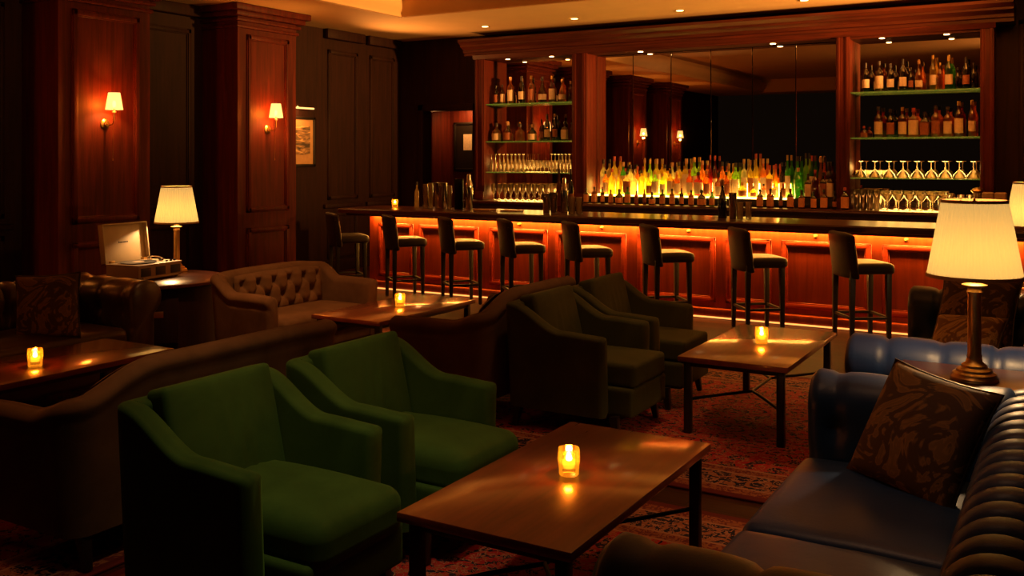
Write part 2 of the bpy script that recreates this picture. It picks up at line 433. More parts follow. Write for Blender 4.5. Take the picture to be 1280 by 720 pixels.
PIL = [(5.90, 6.99), (8.26, 9.26), (3.55, 4.60), (1.20, 2.25)]
mb = MB()
for a, b in ((2.35, 3.45), (4.70, 5.80), (7.10, 8.16), (10.45, 11.3), (11.4, 12.2)):
    frame_x(mb, WL, a+.1, b-.1, 1.05, 3.2); frame_x(mb, WL, a+.1, b-.1, .2, .85)
    mb.box(WL, WL+.05, a, b, .92, .98, .01)
    mb.box(WL, WL+.10, a, b, 3.36, 3.5, .02)
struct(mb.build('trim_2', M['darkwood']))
struct(MB().box(WL, WL+.03, -3, 12.3, 0, .16, .006).build('baseboard_left', M['darkwood']))
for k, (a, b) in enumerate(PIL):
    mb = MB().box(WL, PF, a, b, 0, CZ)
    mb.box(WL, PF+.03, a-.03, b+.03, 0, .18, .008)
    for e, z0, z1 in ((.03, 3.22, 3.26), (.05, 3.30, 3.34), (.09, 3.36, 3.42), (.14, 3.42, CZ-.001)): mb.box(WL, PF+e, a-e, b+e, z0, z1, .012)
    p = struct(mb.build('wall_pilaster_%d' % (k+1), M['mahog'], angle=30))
    mb = MB(); frame_x(mb, PF, a+.15, b-.15, .99, 3.14, .05, .035); frame_x(mb, PF, a+.15, b-.15, .26, .78, .05, .035)
    mb.build('panel_moulding', M['mahog'], p)
# back wall, doorway and the lit corridor behind it
DX0, DX1, DZ = -8.86, -7.93, 2.38
mb = MB().box(WL-.2, DX0, WB, WB+.2, 0, CZ).box(DX1, WR+.2, WB, WB+.2, 0, CZ).box(DX0, DX1, WB, WB+.2, DZ, CZ)
struct(mb.build('wall_back', M['darkwood'], smooth=False))
mb = MB()
for x0, x1, z0, z1 in ((DX0-.1, DX0, 0, DZ+.1), (DX1, DX1+.1, 0, DZ+.1), (DX0-.1, DX1+.1, DZ, DZ+.1)): mb.box(x0, x1, WB-.03, WB, z0, z1, .01)
struct(mb.build('trim_3', M['darkwood']))
mb = MB().box(-11.6, -7.2, 14.3, 14.5, 0, 2.7).box(-11.8, -11.6, WB+.2, 14.5, 0, 2.7).box(-7.3, -7.1, WB+.2, 14.4, 0, 2.7).box(-10.6, -9.72, 13.75, 14.3, 0, 2.7)
struct(mb.build('wall_corridor', M['mahog'], smooth=False))
struct(MB().box(-11.8, -7.1, WB+.2, 14.5, 2.56, 2.7).build('ceiling_corridor', M['ceil'], smooth=False))
struct(MB().box(WR, WR+.2, -3.5, WB+.2, 0, CZ).build('wall_right', M['darkwood'], smooth=False))
mb = MB()
frame_y(mb, WB, -.55, .9, .25, 3.2); frame_y(mb, WB, 1.1, 2.3, .25, 3.2)
struct(mb.build('trim_4', M['darkwood']))

# ================================================================== RUGS
def rug(x0, x1, y0, y1, label):
    hx, hy = (x1-x0)/2, (y1-y0)/2
    o = MB().box(-hx, hx, -hy, hy, 0, .012, .004).build('persian_rug', rug_mat('persian_rug', hx, hy), None, ((x0+x1)/2, (y0+y1)/2, .0005))
    tag(o, label, 'rug', 'red persian rugs')
rug(-3.84, .05, 4.53, 7.25, 'red persian rug under the second coffee table nearer the bar')
rug(-3.28, .05, 1.50, 4.28, 'red persian rug under the front coffee table')
rug(-6.7, -3.33, 1.7, 4.7, 'dim red persian rug behind the taupe sofa at the lower left')
rug(-5.9, -3.87, 4.9, 7.3, 'red persian rug under the far coffee table by the tufted loveseat')

# ================================================================== COFFEE TABLES
def coffee_table():
    r = thing('coffee_table', 'walnut coffee table in front, standing between green armchairs and blue leather sofa', 'coffee table', (0, 0, 0), 0, 'low walnut coffee tables')
    w, l, h = .65, 1.27, .46
    MB().box(-w/2, w/2, -l/2, l/2, h-.032, h, .004).build('table_top', M['table'], r)
    mb = MB()
    for s in (-1, 1):
        mb.box(s*(w/2-.05)-.012, s*(w/2-.05)+.012, -l/2+.06, l/2-.06, h-.062, h-.033, .002)
        mb.box(-w/2+.06, w/2-.06, s*(l/2-.05)-.012, s*(l/2-.05)+.012, h-.062, h-.033, .002)
    mb.build('apron', M['ebony'], r)
    for sx in (-1, 1):
        for sy in (-1, 1):
            MB().box(sx*(w/2-.05)-.021, sx*(w/2-.05)+.021, sy*(l/2-.05)-.021, sy*(l/2-.05)+.021, 0, h-.033, .003).build('leg', M['ebony'], r)
    mb = MB(); z = .2
    mb.tube([(0, -.2, z), (0, .2, z)], .009)
    for sy in (-1, 1):
        for sx in (-1, 1): mb.tube([(0, sy*.2, z), (sx*.12, sy*.36, z), (sx*(w/2-.05), sy*(l/2-.05), z)], .009)
    mb.build('stretcher', M['black_metal'], r)
    return r
ct = coffee_table(); ct.location = (-1.62, 3.18, .0132)
dup(ct, (-1.715, 6.03, .0132), 0, 'walnut coffee table with candle between olive armchairs and the far blue sofa')
dup(ct, (-4.62, 6.06, .0132), 0, 'walnut coffee table with candle beside the cream tufted loveseat')
dup(ct, (-5.12, 3.40, .0132), 0, 'walnut coffee table with candle before the dark leather sofa')

# ================================================================== CANDLES
def candle():
    r = thing('candle_holder', 'glowing amber glass candle holder on the front coffee table', 'candle', (0, 0, 0), 0, 'lit candles in glass tumblers')
    def wob(u, v):
        t = 2*PI*u; prof = [(0, 0), (.033, 0), (.037, .004), (.0375, .022), (.0385, .035), (.041, .06), (.040, .085), (.0385, .1), (.0355, .1), (.036, .085), (.0365, .06), (.035, .036), (.033, .03), (0, .029)]
        s = v*(len(prof)-1); k = min(int(s), len(prof)-2); f = s-k
        rr = prof[k][0]*(1-f)+prof[k+1][0]*f; z = prof[k][1]*(1-f)+prof[k+1][1]*f
        if .035 < z and rr > .0372: rr += .0009*math.sin(9*t+z*160)*math.sin(z*190)
        return Vector((rr*math.cos(t), rr*math.sin(t), z))
    MB().grid(wob, 36, 53, cu=True).build('glass_tumbler', M['candleglass'], r)
    w = MB().lathe([(0, .031), (.0325, .031), (.034, .05), (.012, .047), (0, .047)], 20, cap=False).build('wax', M['wax'], r)
    MB().lathe([(.001, .046), (.001, .056)], 6).build('wick', M['black'], w)
    MB().lathe([(0, .050), (.009, .054), (.013, .062), (.009, .074), (.003, .085), (0, .088)], 12, cap=False).build('flame', M['flame'], r)
    return r
c0 = candle(); TT = .4737
CP = [((-1.621, 3.168, TT), None), ((-1.715, 6.025, TT), 'glowing amber candle holder on the second coffee table by olive armchairs'),
      ((-4.609, 6.079, TT), 'glowing amber candle holder on the coffee table by the tufted loveseat'),
      ((-5.053, 3.285, TT), 'glowing amber candle holder on the table at the dark leather sofa'),
      ((-7.45, 9.72, 1.021), 'glowing amber candle holder standing on the end of the bar counter')]
for k, (p, lb) in enumerate(CP):
    if k == 0: c0.location = p
    else: dup(c0, p, k*.7, lb)
    light('POINT', (p[0], p[1], p[2]+.072), 16 if k < 4 else 5, (1, .24, .02), .012)

# ================================================================== SEATING
def smooth(a, b, x):
    x = max(0, min(1, (x-a)/(b-a))); return x*x*(3-2*x)
def shell_fn(W, D, th, hfun, rc, zbot, flare, topr=None):
    """back-and-arms wall in plan: near arm front -> back -> far arm front. front is +x, back outer face at x=0"""
    hw = W/2
    segs = [('l', D-rc), ('c', rc*PI/2), ('l', W-2*rc), ('c', rc*PI/2), ('l', D-rc)]
    L = sum(s[1] for s in segs)
    def path(s):
        d = s*L
        if d <= segs[0][1]: return Vector((D-d, -hw, 0)), Vector((0, -1, 0))
        d -= segs[0][1]
        if d <= segs[1][1]:
            a = d/rc; return Vector((rc-rc*math.sin(a), -hw+rc-rc*math.cos(a), 0)), Vector((-math.sin(a), -math.cos(a), 0))
        d -= segs[1][1]
        if d <= segs[2][1]: return Vector((0, -hw+rc+d, 0)), Vector((-1, 0, 0))
        d -= segs[2][1]
        if d <= segs[3][1]:
            a = d/rc; return Vector((rc-rc*math.cos(a), hw-rc+rc*math.sin(a), 0)), Vector((-math.cos(a), math.sin(a), 0))
        d -= segs[3][1]
        return Vector((rc+d, hw, 0)), Vector((0, 1, 0))
    return path, L
def shell(mb, W, D, th, hfun, rc=.06, zbot=.1, flare=.03, nu=90, roll=.0, rt=.03):
    path, L = shell_fn(W, D, th, hfun, rc, zbot, flare)
    nv = 60
    def fn(u, v):
        p, n = path(u); h = hfun(p.x, p.y)
        # section loop: outer bottom -> outer top -> rounded shoulder -> flat top -> inner side
        r = min(th/2, rt); f = 0
        if v < .36: q = (v/.36)**.7; o, z = 0, zbot+(h-r-zbot)*q
        elif v < .48: a = (v-.36)/.12*PI/2; o, z = -r+r*math.cos(a), h-r+r*math.sin(a)
        elif v < .56: q = (v-.48)/.08; o, z = -r-(th-2*r)*q, h+.006*math.sin(PI*q)
        elif v < .68: a = (v-.56)/.12*PI/2; o, z = -(th-r)-r*math.sin(a), h-r+r*math.cos(a)
        else: q = ((v-.68)/.32)**1.4; o, z = -th, (h-r)+(zbot-(h-r))*q
        if roll and v < .5:
            o += roll*math.exp(-((h-.035-z)/.035)**2) - .006*math.exp(-((h-.085-z)/.010)**2)
            if z > h-.09: o -= .003*abs(math.sin((p.x+p.y)*14))**8
        e = min(u, 1-u)*L; rn = min(.03, th/2)
        if e < rn:
            k = math.sqrt(max(0, 1-((rn-e)/rn)**2)); c = -th/2; o = c+(o-c)*(1-(1-k)*rn/(th/2))
            z = zbot+(z-zbot)*(1-(1-k)*rn/.6)
        fl = flare*(z-zbot)/.65
        return p + n*(o+fl) + Vector((0, 0, z))
    mb.grid(fn, nu, nv, cv=True, capu=True); return mb
def taper_leg(r, x, y, z1, mat, w=.05, w2=.03, sx=0, sy=0, name='leg'):
    MB().bar((x, y, z1), (x+sx, y+sy, 0), w, w, w2, w2, .003).build(name, mat, r)

def armchair(mat, label, puff):
    r = thing('velvet_armchair', label, 'armchair', (0, 0, 0), 0, 'velvet armchairs')
    W, D = .70, .64
    def h(x, y):                                                     # swooping arm line
        t = smooth(.02, .36, x); return .755 - .15*t - .012*smooth(.36, .64, x)
    shell(MB(), W, D, .095, h, .04, .13, .028, 130, rt=.022).build('arms_and_back', mat, r, angle=60)
    MB().pad(.05, D+.17 if puff else D+.14, -W/2+.085, W/2-.085, .13, .30, .02).build('seat_base', mat, r)
    if puff:
        MB().pad(.10, D+.20, -W/2+.108, W/2-.108, .255, .43, .06, .035, 20).build('seat_cushion', mat, r)
    else:
        MB().pad(.10, D+.145, -W/2+.108, W/2-.108, .30, .435, .022, .012, 20).build('seat_cushion', mat, r)
    # leaning back cushion with pull creases
    def back(u, v):
        a, b = u*2-1, v*2-1
        return 0
    mb = MB(); w = W/2-.085
    def cr(u, w_):
        s = 0
        for c0_ in (-.34, -.20, -.06, .08, .22, .38):
            s -= .017*math.exp(-((u-c0_-.10*w_)/.032)**2)*max(0, 1-(w_/.75)**2)
        return s if puff else s*.6
    mb.pad(-.285, .285, -w, w, -.05, .06, .022, .03, 24, dent=None)
    for v in mb.bm.verts:
        if v.co.z > .02: v.co.z += cr(v.co.y/w, v.co.x/.3)
    Mx = Matrix.Translation((.125, 0, .555)) @ Matrix.Rotation(math.radians(-13), 4, 'Y') @ Matrix(((0, 0, 1, 0), (0, 1, 0, 0), (-1, 0, 0, 0), (0, 0, 0, 1))).inverted().to_4x4()
    Mx = Matrix.Translation((.135, 0, .515)) @ Matrix.Rotation(math.radians(77), 4, 'Y')
    mb.xf(Mx).build('back_cushion', mat, r, angle=60)
    for x in (.05, D+.04):
        for s in (-1, 1): taper_leg(r, x, s*(W/2-.06), .14, M['ebony'], .05, .03, (.02 if x > .3 else -.03), s*.01)
    return r
ZR = .0132
a1 = armchair(M['green'], 'green velvet armchair in front, its back nearest the camera', True); a1.location = (-2.96, 2.60, ZR)
dup(a1, (-2.95, 3.44, ZR), 0, 'green velvet armchair behind the front one, beside the walnut coffee table')
a3 = armchair(M['olive'], 'olive velvet armchair with square seat, nearer of the pair by the second table', False); a3.location = (-2.98, 5.36, ZR)
dup(a3, (-2.98, 6.17, ZR), 0, 'olive velvet armchair with square seat, farther of the pair toward the bar')

def tuft(y, z, p, q, a):
    """diamond tufting depth"""
    u, v = y/p, z/q; d = 0
    for m_ in range(-1, 2):
        for n_ in range(-1, 2):
            j = round(v)+n_; i = round(u-.5*(j % 2))+m_ + .5*(j % 2)
            d += math.exp(-(((u-i)*p/.032)**2+((v-j)*q/.032)**2))
    s, t_ = (u+v*.5), (u-v*.5)
    c = max(math.exp(-((s-round(s))*p/.016)**2), math.exp(-((t_-round(t_))*p/.016)**2))
    return -a*min(1, d)*1.0 - a*.33*c
def loveseat(L, label, drop=(.06, .06), hb=.80, D=.70, matk='brown'):
    r = thing('camelback_loveseat', label, 'loveseat', (0, 0, 0), 0, 'taupe velvet loveseats')
    mat = M[matk]
    def h(x, y):
        e = L/2-abs(y)                                                # distance in from the end
        t = max(smooth(0.02, .24, x), 0); camel = hb - drop[0 if y < 0 else 1]*(1-smooth(-.03, .38, e))
        return camel*(1-t) + .625*t - .01*smooth(.4, .7, x)
    shell(MB(), L, D, .115, h, .09, .14, .05, 150, roll=.008, rt=.05).build('arms_and_back', mat, r, angle=60)
    mb = MB(); w = L/2-.13
    def fn(u, v):
        y, z = (u*2-1)*w, .40+v*.355
        e = min(1, min(v, 1-v)*7)*min(1, min(u, 1-u)*14)
        hh = h(0, y)
        z2 = .40+v*(hh-.03-.40)
        return Vector((.125+.055*e**.5 - .03*(z2-.4)/.35 + tuft(y, z2-.40+.09, .17, .115, .05)*e, y, z2))
    mb.grid(fn, 110, 46).build('tufted_back', mat, r, angle=70)
    MB().pad(.06, D+.01, -L/2+.09, L/2-.09, .15, .29, .025).build('seat_base', mat, r)
    MB().pad(.12, D+.03, -L/2+.125, L/2-.125, .28, .43, .045, .02, 20).build('seat_cushion', mat, r)
    for x in (.04, D-.05):
        for s in (-1, 1): taper_leg(r, x, s*(L/2-.07), .16, M['ebony'], .05, .032, (.01 if x > .3 else -.03), 0)
    return r
la = loveseat(1.22, 'taupe tufted loveseat facing the room beside the round lamp table', (.015, .03), .765, .62); la.location = (-5.66, 5.72, ZR)
lb = loveseat(1.52, 'taupe velvet sofa seen from behind, left of the green armchairs', (.012, .12)); lb.location = (-3.36, 3.10, ZR); lb.rotation_euler.z = PI
lc = loveseat(1.22, 'taupe velvet loveseat seen from behind, back to back with olive armchairs', (.012, .12)); lc.location = (-3.10, 5.52, ZR); lc.rotation_euler.z = PI

# ------------------------------------------------------------------ chesterfields
def roll_profile(n=46, hz=.64, R=.13, inner=.122, zin=.30):
    """closed loop (x, z, weight); +x is the seat side; outer face at x=-.11"""
    P = []
    for k in range(6): P.append((-.10, .10+(hz-.10-.12)*k/5, .15))
    a0, a1 = math.radians(215), math.radians(-6)
    for k in range(24):
        a = a0+(a1-a0)*k/23; P.append((-.03+R*1.06*math.cos(a), hz+R*math.sin(a), min(1, .25+k/8)))
    x0, z0 = P[-1][0], P[-1][1]
    for k in range(1, 12):
        f = k/11; P.append((x0+(inner-x0)*f - .012*math.sin(PI*f), z0+(zin-z0)*f, 1-.75*f))
    P.append((inner, .16, 0)); P.append((0, .10, 0))
    return P
def rolled(mb, length, pitch, amp, M4, phase=0, ns=None, cap=True, buttons=True, rows=((.56, 0), (.44, .5))):
    """chesterfield roll extruded along +y from 0 to length"""
    P = roll_profile(); n = len(P); cx = sum(p[0] for p in P)/n; cz = .55
    nrm = []
    for i in range(n):
        a, b = P[i-1], P[(i+1) % n]; d = Vector((b[0]-a[0], b[1]-a[1])); nrm.append(Vector((-d.y, d.x)).normalized() if d.length else Vector((0, 0)))
    for i in range(n):                                              # make outward
        if nrm[i].dot(Vector((P[i][0]-(.0), P[i][1]-.5))) < 0: nrm[i] = -nrm[i]
    ns = ns or int(length/pitch*11)
    def fn(u, v):
        i = int(round(v*n)) % n; y = u*length; x, z, w = P[i]
        k = y/pitch+phase; d = abs(k-round(k))*pitch
        g = math.exp(-(d/.014)**2) + .55*(1-abs(math.cos(PI*(k-.5)))**.8)*0
        bul = abs(math.sin(PI*k))**.6
        off = amp*w*(bul*.55-.55) - amp*.55*w*g
        if buttons and x > 0 and z < hz_+.02:
            for zr, ph in rows:
                kk = y/pitch+phase+ph; dd = (kk-round(kk))*pitch
                off -= .030*math.exp(-(dd/.030)**2-((z-zr)/.032)**2)
        e = min(u, 1-u)*length
        if e < .025: off -= .022*(1-math.sqrt(max(0, 1-((.025-e)/.025)**2)))
        q = nrm[i]*off
        return M4 @ Vector((x+q.x, y, z+q.y))
    hz_ = .64
    mb.grid(fn, ns, n, cv=True, capu=cap); return mb
def chesterfield(L, D, matname, label, arm_pitch=.24):
    """front is +x; outer back near x=0; outer length L along y, centred"""
    r = thing('chesterfield_sofa', label, 'sofa', (0, 0, 0), 0, 'rolled arm leather chesterfield sofas')
    mat = M[matname]
    B = Matrix.Translation((.14, -L/2+.02, 0))
    rolled(MB(), L-.04, .125, .042, B).build('backrest', mat, r, angle=70)
    for s in (-1, 1):
        # arm runs along +x; its seat side faces the middle
        if s < 0: A = Matrix(((0, 1, 0, .16), (1, 0, 0, -L/2+.15), (0, 0, 1, .0), (0, 0, 0, 1)))
        else: A = Matrix(((0, 1, 0, .16), (-1, 0, 0, L/2-.15), (0, 0, 1, .0), (0, 0, 0, 1)))
        rolled(MB(), D-.16, arm_pitch, .020, A, .35).build('armrest', mat, r, angle=70)
    MB().pad(.12, D-.02, -L/2+.16, L/2-.16, .10, .31, .03).build('seat_base', mat, r)
    w = (L-2*.275)/2
    for k in (0, 1):
        y0 = -L/2+.275+k*w
        def dent(u, v): return .006*math.sin(u*7+v*3)*max(0, 1-u*u)*max(0, 1-v*v)
        c = MB().pad(.25, D+.01, y0+.004, y0+w-.004, .30, .455, .045, .022, 22, dent=dent).build('seat_cushion', mat, r, angle=70)
    for x in (.1, D-.09):
        for s in (-1, 1): MB().lathe([(.02, 0), (.035, .03), (.04, .07), (.028, .11)], 16, (x, s*(L/2-.13), 0)).build('foot', M['ebony'], r)
    return r
s1 = chesterfield(2.26, .90, 'blue_dimlight', 'blue leather chesterfield in front with gold damask pillow'); s1.location = (-.03, 3.03, ZR); s1.rotation_euler.z = PI
s2 = chesterfield(2.26, .98, 'blue', 'blue leather chesterfield behind the brass lamp, toward the bar'); s2.location = (.01, 5.96, ZR); s2.rotation_euler.z = PI
s3 = chesterfield(2.5, .92, 'darkleather', 'dark brown leather chesterfield against the left panelling'); s3.location = (-6.58, 3.40, ZR)

def pillow(mat, label, loc, normal, roll=0, size=.5, T=.085):
    mb = MB()
    def fn(sg):
        def f(u, v):
            a, b = u*2-1, v*2-1
            pin = 1-.07*(1-a*a)*(b*b) ; pin2 = 1-.07*(1-b*b)*(a*a)
            t_ = T*((1-a*a)*(1-b*b))**.42 + .004*math.sin(a*9+b*4)*(1-a*a)*(1-b*b)
            return Vector((a*size/2*pin2, b*size/2*pin, sg*t_))
        return f
    mb.grid(fn(1), 26, 26); mb.grid(fn(-1), 26, 26)
    bmesh.ops.remove_doubles(mb.bm, verts=mb.bm.verts[:], dist=1e-4); bmesh.ops.recalc_face_normals(mb.bm, faces=mb.bm.faces[:])
    o = mb.build('throw_pillow', mat, None, loc, angle=80)
    q = Vector(normal).normalized().to_track_quat('Z', 'Y'); o.rotation_euler = (q @ Matrix.Rotation(roll, 4, 'Z').to_quaternion()).to_euler()
    # piping cord
    pts = []
    for k in range(81):
        s = k/80*4; e = int(s) % 4; f = s-int(s); a, b = [(-1+2*f, -1), (1, -1+2*f), (1-2*f, 1), (-1, 1-2*f)][e]
        pts.append((a*size/2*(1-.07*(1-b*b)*(a*a)), b*size/2*(1-.07*(1-a*a)*(b*b)), 0))
    MB().tube(pts, .005, 6).build('piping', M['ebony'], o)
    return tag(o, label, 'pillow', 'damask throw pillows')
pillow(M['damask'], 'gold and brown damask pillow leaning in the corner of the front blue sofa', (-.478, 3.69, .66), (-.46, -.75, .478), -.09, .46)
pillow(M['damask'], 'dark damask pillow leaning on the far blue sofa behind the lamp', (-.53, 6.60, .70), (-.13, -.80, .50), -.02, .46)
pillow(M['damask2'], 'light tan damask pillow lying in front of the dark one on the far sofa', (-.56, 6.20, .56), (-.2, -.70, .75), math.radians(4), .40)
pillow(M['damask'], 'patterned damask pillow upright at the arm of the dark leather sofa', (-5.86, 3.90, .665), (.51, -.85, .12), .06, .43)

# ================================================================== LAMPS AND TABLES
def pleated_shade(r, zb, zt, rb, rt, mat):
    n = 240
    def fn(u, v):
        t = 2*PI*u; rr = rb+(rt-rb)*v + .0022*math.sin(t*44)
        return Vector((rr*math.cos(t), rr*math.sin(t), zb+(zt-zb)*v))
    return MB().grid(fn, n, 4, cu=True).build('lamp_shade', mat, r, angle=80)
def table_lamp(label, loc, hs=1.0):
    r = thing('brass_table_lamp', label, 'lamp', loc, 0, 'brass table lamps with cream shades')
    MB().lathe([(0, 0), (.095, 0), (.095, .012), (.088, .02), (.086, .028), (.072, .034), (.07, .044), (.052, .052), (.05, .062), (.034, .074), (.030, .09), (.0, .09)], 40, cap=False).build('base', M['brass'], r)
    MB().lathe([(.029, .088), (.031, .1), (.027, .108), (.026, .36), (.031, .372), (.026, .38), (.026, .39)], 28).build('column', M['brass'], r)
    MB().lathe([(.03, .39), (.05, .397), (.05, .402), (.022, .41), (.014, .44), (.0, .44)], 28, cap=False).build('candle_cup', M['brass'], r)
    b = MB().lathe([(0, .47), (.014, .475), (.024, .50), (.022, .53), (0, .545)], 16, cap=False).build('bulb', M['bulb'], r)
    MB().lathe([(.013, .438), (.013, .474)], 12).build('socket', M['brass'], b)
    s = pleated_shade(r, .435, .76, .187, .128, M['shade'])
    MB().lathe([(.191, .432), (.1910, .447), (.185, .447), (.185, .432), (.191, .432)], 60, cap=False).build('lower_trim', M['shadetrim'], s)
    MB().lathe([(.1325, .749), (.1325, .762), (.126, .762), (.126, .749), (.1325, .749)], 60, cap=False).build('upper_trim', M['shadetrim'], s)
    mb = MB().lathe([(.006, .73), (.009, .745), (.005, .765), (0, .77)], 10)
    for k in range(3): mb.tube([(0, 0, .742), (.127*math.cos(k*2*PI/3), .127*math.sin(k*2*PI/3), .752)], .0022, 6)
    for s_ in (-1, 1): mb.tube([(s_*.014, 0, .45), (s_*.05, 0, .55), (s_*.045, 0, .66), (0, 0, .735)], .002, 6)
    mb.build('harp', M['brass'], r)
    light('POINT', (loc[0], loc[1], loc[2]+.52), 38*hs, (1, .58, .24), .03)
    return r
TZ = .709
table_lamp('brass column table lamp with pleated cream shade between the blue sofas', (-.372, 4.50, TZ), .85)
table_lamp('brass table lamp cut off at the picture edge beyond the far blue sofa', (-.27, 7.95, TZ), 1.3)
table_lamp('brass table lamp with cream shade behind the record player', (-6.90, 5.83, .635), 1.0)
def end_table(label, loc, w, l, h=.695):
    r = thing('end_table', label, 'side table', loc, 0, 'square mahogany end tables')
    MB().box(-w/2, w/2, -l/2, l/2, h-.035, h-.001, .008, 3).build('table_top', M['bartop'], r)
    MB().box(-w/2+.03, w/2-.03, -l/2+.03, l/2-.03, h-.13, h-.036).build('apron', M['mahog_x'], r)
    for sx in (-1, 1):
        for sy in (-1, 1): MB().bar((sx*(w/2-.05), sy*(l/2-.05), h-.05), (sx*(w/2-.05), sy*(l/2-.05), 0), .045, .045, .03, .03, .003).build('leg', M['mahog'], r)
    MB().box(-w/2+.05, w/2-.05, -l/2+.05, l/2-.05, .17, .19, .004).build('lower_shelf', M['mahog_x'], r)
    return r
end_table('dark mahogany end table carrying the brass lamp between the blue sofas', (-.22, 4.49, .0132), .96, .60)
end_table('dark mahogany end table at the far end beyond the far blue sofa', (-.2, 7.9, .0), .8, .6)
# round drum table
r = thing('round_drum_table', 'round dark mahogany drum table under record player and lamp', 'side table', (-6.72, 5.45, 0))
MB().lathe([(0, .60), (.565, .60), (.58, .608), (.58, .626), (.57, .634), (0, .634)], 64, cap=False).build('table_top', M['bartop'], r)
MB().lathe([(.50, .05), (.50, .60)], 64).build('drum', M['darkwood'], r, angle=30)
MB().lathe([(.53, 0), (.53, .06), (.51, .07)], 64).build('plinth', M['darkwood'], r, angle=30)
a = math.radians(-38); Mx = Matrix.Rotation(a, 4, 'Z')
d = MB().box(.475, .512, -.17, .17, .16, .52, .008).xf(Mx).build('door', M['darkwood'], r)
MB().box(.505, .516, -.055, .055, .37, .42, .003).xf(Mx).build('plaque', M['brass'], d)

# ================================================================== RECORD PLAYER
r = thing('suitcase_record_player', 'cream suitcase record player with lid open on the round table', 'record player', (-6.80, 5.41, .6342), .117)
hx, hy, bz = .178, .248, .125
MB().box(-hx, hx, -hy, hy, .008, bz, .012, 3).build('case', M['creamdark'], r)
mb = MB().box(-hx-.002, hx+.002, -hy-.002, hy+.002, bz-.006, bz+.006, .004)
mb.build('deck', M['cream'], r)
mb = MB()
for y in (-hy+.03, -.055, .115): MB().box(hx-.002, hx+.004, y, y+.11, .035, .105, .003).build('speaker_grille', M['black'], r)
MB().box(hx-.002, hx+.010, -.20, .20, .012, .028, .004).build('front_rail', M['cream'], r)
p = MB().lathe([(0, bz+.006), (.14, bz+.006), (.14, bz+.012), (0, bz+.012)], 48, (-.01, -.06, 0), cap=False).build('platter', M['black'], r)
MB().lathe([(0, bz+.0132), (.148, bz+.0132), (.150, bz+.0145), (0, bz+.0155)], 48, (-.01, -.06, 0), cap=False).build('record', M['black'], p)
MB().lathe([(0, bz+.0155), (.048, bz+.0157), (.048, bz+.0165), (0, bz+.0165)], 32, (-.01, -.06, 0), cap=False).build('record_label', M['paper'], p)
mb = MB().lathe([(.022, bz+.005), (.022, bz+.03), (.014, bz+.036), (0, bz+.036)], 18, (-.11, .17, 0), cap=False)
mb.tube([(-.12, .175, bz+.034), (.0, .17, bz+.036), (.085, .13, bz+.03), (.10, .085, bz+.022)], .005).box(.088, .116, .07, .10, bz+.014, bz+.03, .003)
mb.build('tonearm', M['steel'], r)
mb = MB()
for y in (.12, .17, .21): mb.lathe([(.010, bz+.005), (.010, bz+.018), (0, bz+.018)], 14, (.13, y, 0), cap=False)
mb.build('knob', M['black'], r)
for x in (-.14, .14):
    for y in (-.22, .22): MB().lathe([(.014, 0), (.016, .009)], 12, (x, y, 0)).build('foot', M['black'], r)
lidM = Matrix.Translation((-hx, 0, bz+.006)) @ Matrix.Rotation(math.radians(-97+90), 4, 'Y')
mb = MB(); LH = .33
mb.box(-.055, -.045, -hy, hy, 0, LH, .003)
for y in (-hy, hy-.012): mb.box(-.055, .0, y, y+.012, 0, LH, .003)
mb.box(-.055, 0, -hy, hy, LH-.012, LH, .003)
lid = mb.xf(lidM).build('lid', M['cream'], r)
mb = MB()
x = -.05
for k in range(9):
    w = .011 if k % 3 else .014
    mb.box(-.0452, -.0440, x, x+w*.75, .162, .174 if k else .178, 0); x += w
mb.xf(lidM).build('lettering', M['black'], lid)
mb = MB()
for y in (-hy+.05, hy-.09): mb.box(-.02, .012, y, y+.04, -.008, .02, .003)
mb.xf(lidM).build('hinge', M['brass'], lid)

# ================================================================== SCONCES
def sconce(label, loc):
    """fixed to a wall facing +x; loc is the middle of the back plate"""
    r = thing('wall_sconce', label, 'sconce', loc, 0, 'brass wall sconces with small shades')
    Ry = Matrix.Rotation(math.radians(90), 4, 'Y')
    MB().lathe([(0, 0), (.055, 0), (.055, .008), (.047, .014), (.03, .02), (.026, .034), (0, .036)], 28, cap=False, M=Ry).build('back_plate', M['brass'], r)
    MB().tube([(.03, 0, 0), (.07, 0, -.012), (.12, 0, -.008), (.145, 0, .03), (.148, 0, .12)], .0085, 10).build('arm', M['brass'], r)
    MB().lathe([(.0, .115), (.02, .117), (.022, .125), (.011, .13), (.011, .165), (0, .165)], 16, (.148, 0, 0), cap=False).build('candle_cup', M['brass'], r)
    MB().lathe([(0, .165), (.011, .17), (.018, .2), (.012, .23), (0, .24)], 14, (.148, 0, 0), cap=False).build('bulb', M['bulb'], r)
    def fn(u, v):
        t = 2*PI*u; rr = .086-.028*v; return Vector((.148+rr*math.cos(t), rr*math.sin(t), .145+.175*v))
    MB().grid(fn, 40, 4, cu=True).build('lamp_shade', M['sconceshade'], r)
    MB().tube([(.13, .0, -.01), (.128, .004, -.15), (.125, .002, -.36)], .0018, 6).lathe([(0, -.385), (.005, -.38), (.004, -.36)], 8, (.125, .002, 0)).build('pull_cord', M['brass'], r)
    light('POINT', (loc[0]+.148, loc[1], loc[2]+.20), 34.0, (1, .33, .05), .02)
    light('POINT', (loc[0]+.148, loc[1], loc[2]+.10), 3, (1, .34, .06), .025)
    return r
sconce('brass wall sconce on the nearer panelled pilaster above the record player', (PF+.001, 6.43, 2.0))
for y, lb, z in ((8.75, 'brass wall sconce on the farther panelled pilaster beside the framed picture', 2.0),):
    sconce(lb, (PF+.001, y, z))
sconce('brass wall sconce on a pilaster left of the view, caught in the bar mirror', (PF+.001, 4.08, 2.0))
sconce('brass wall sconce on the foremost pilaster, caught farthest along the bar mirror', (PF+.001, 1.72, 2.0))

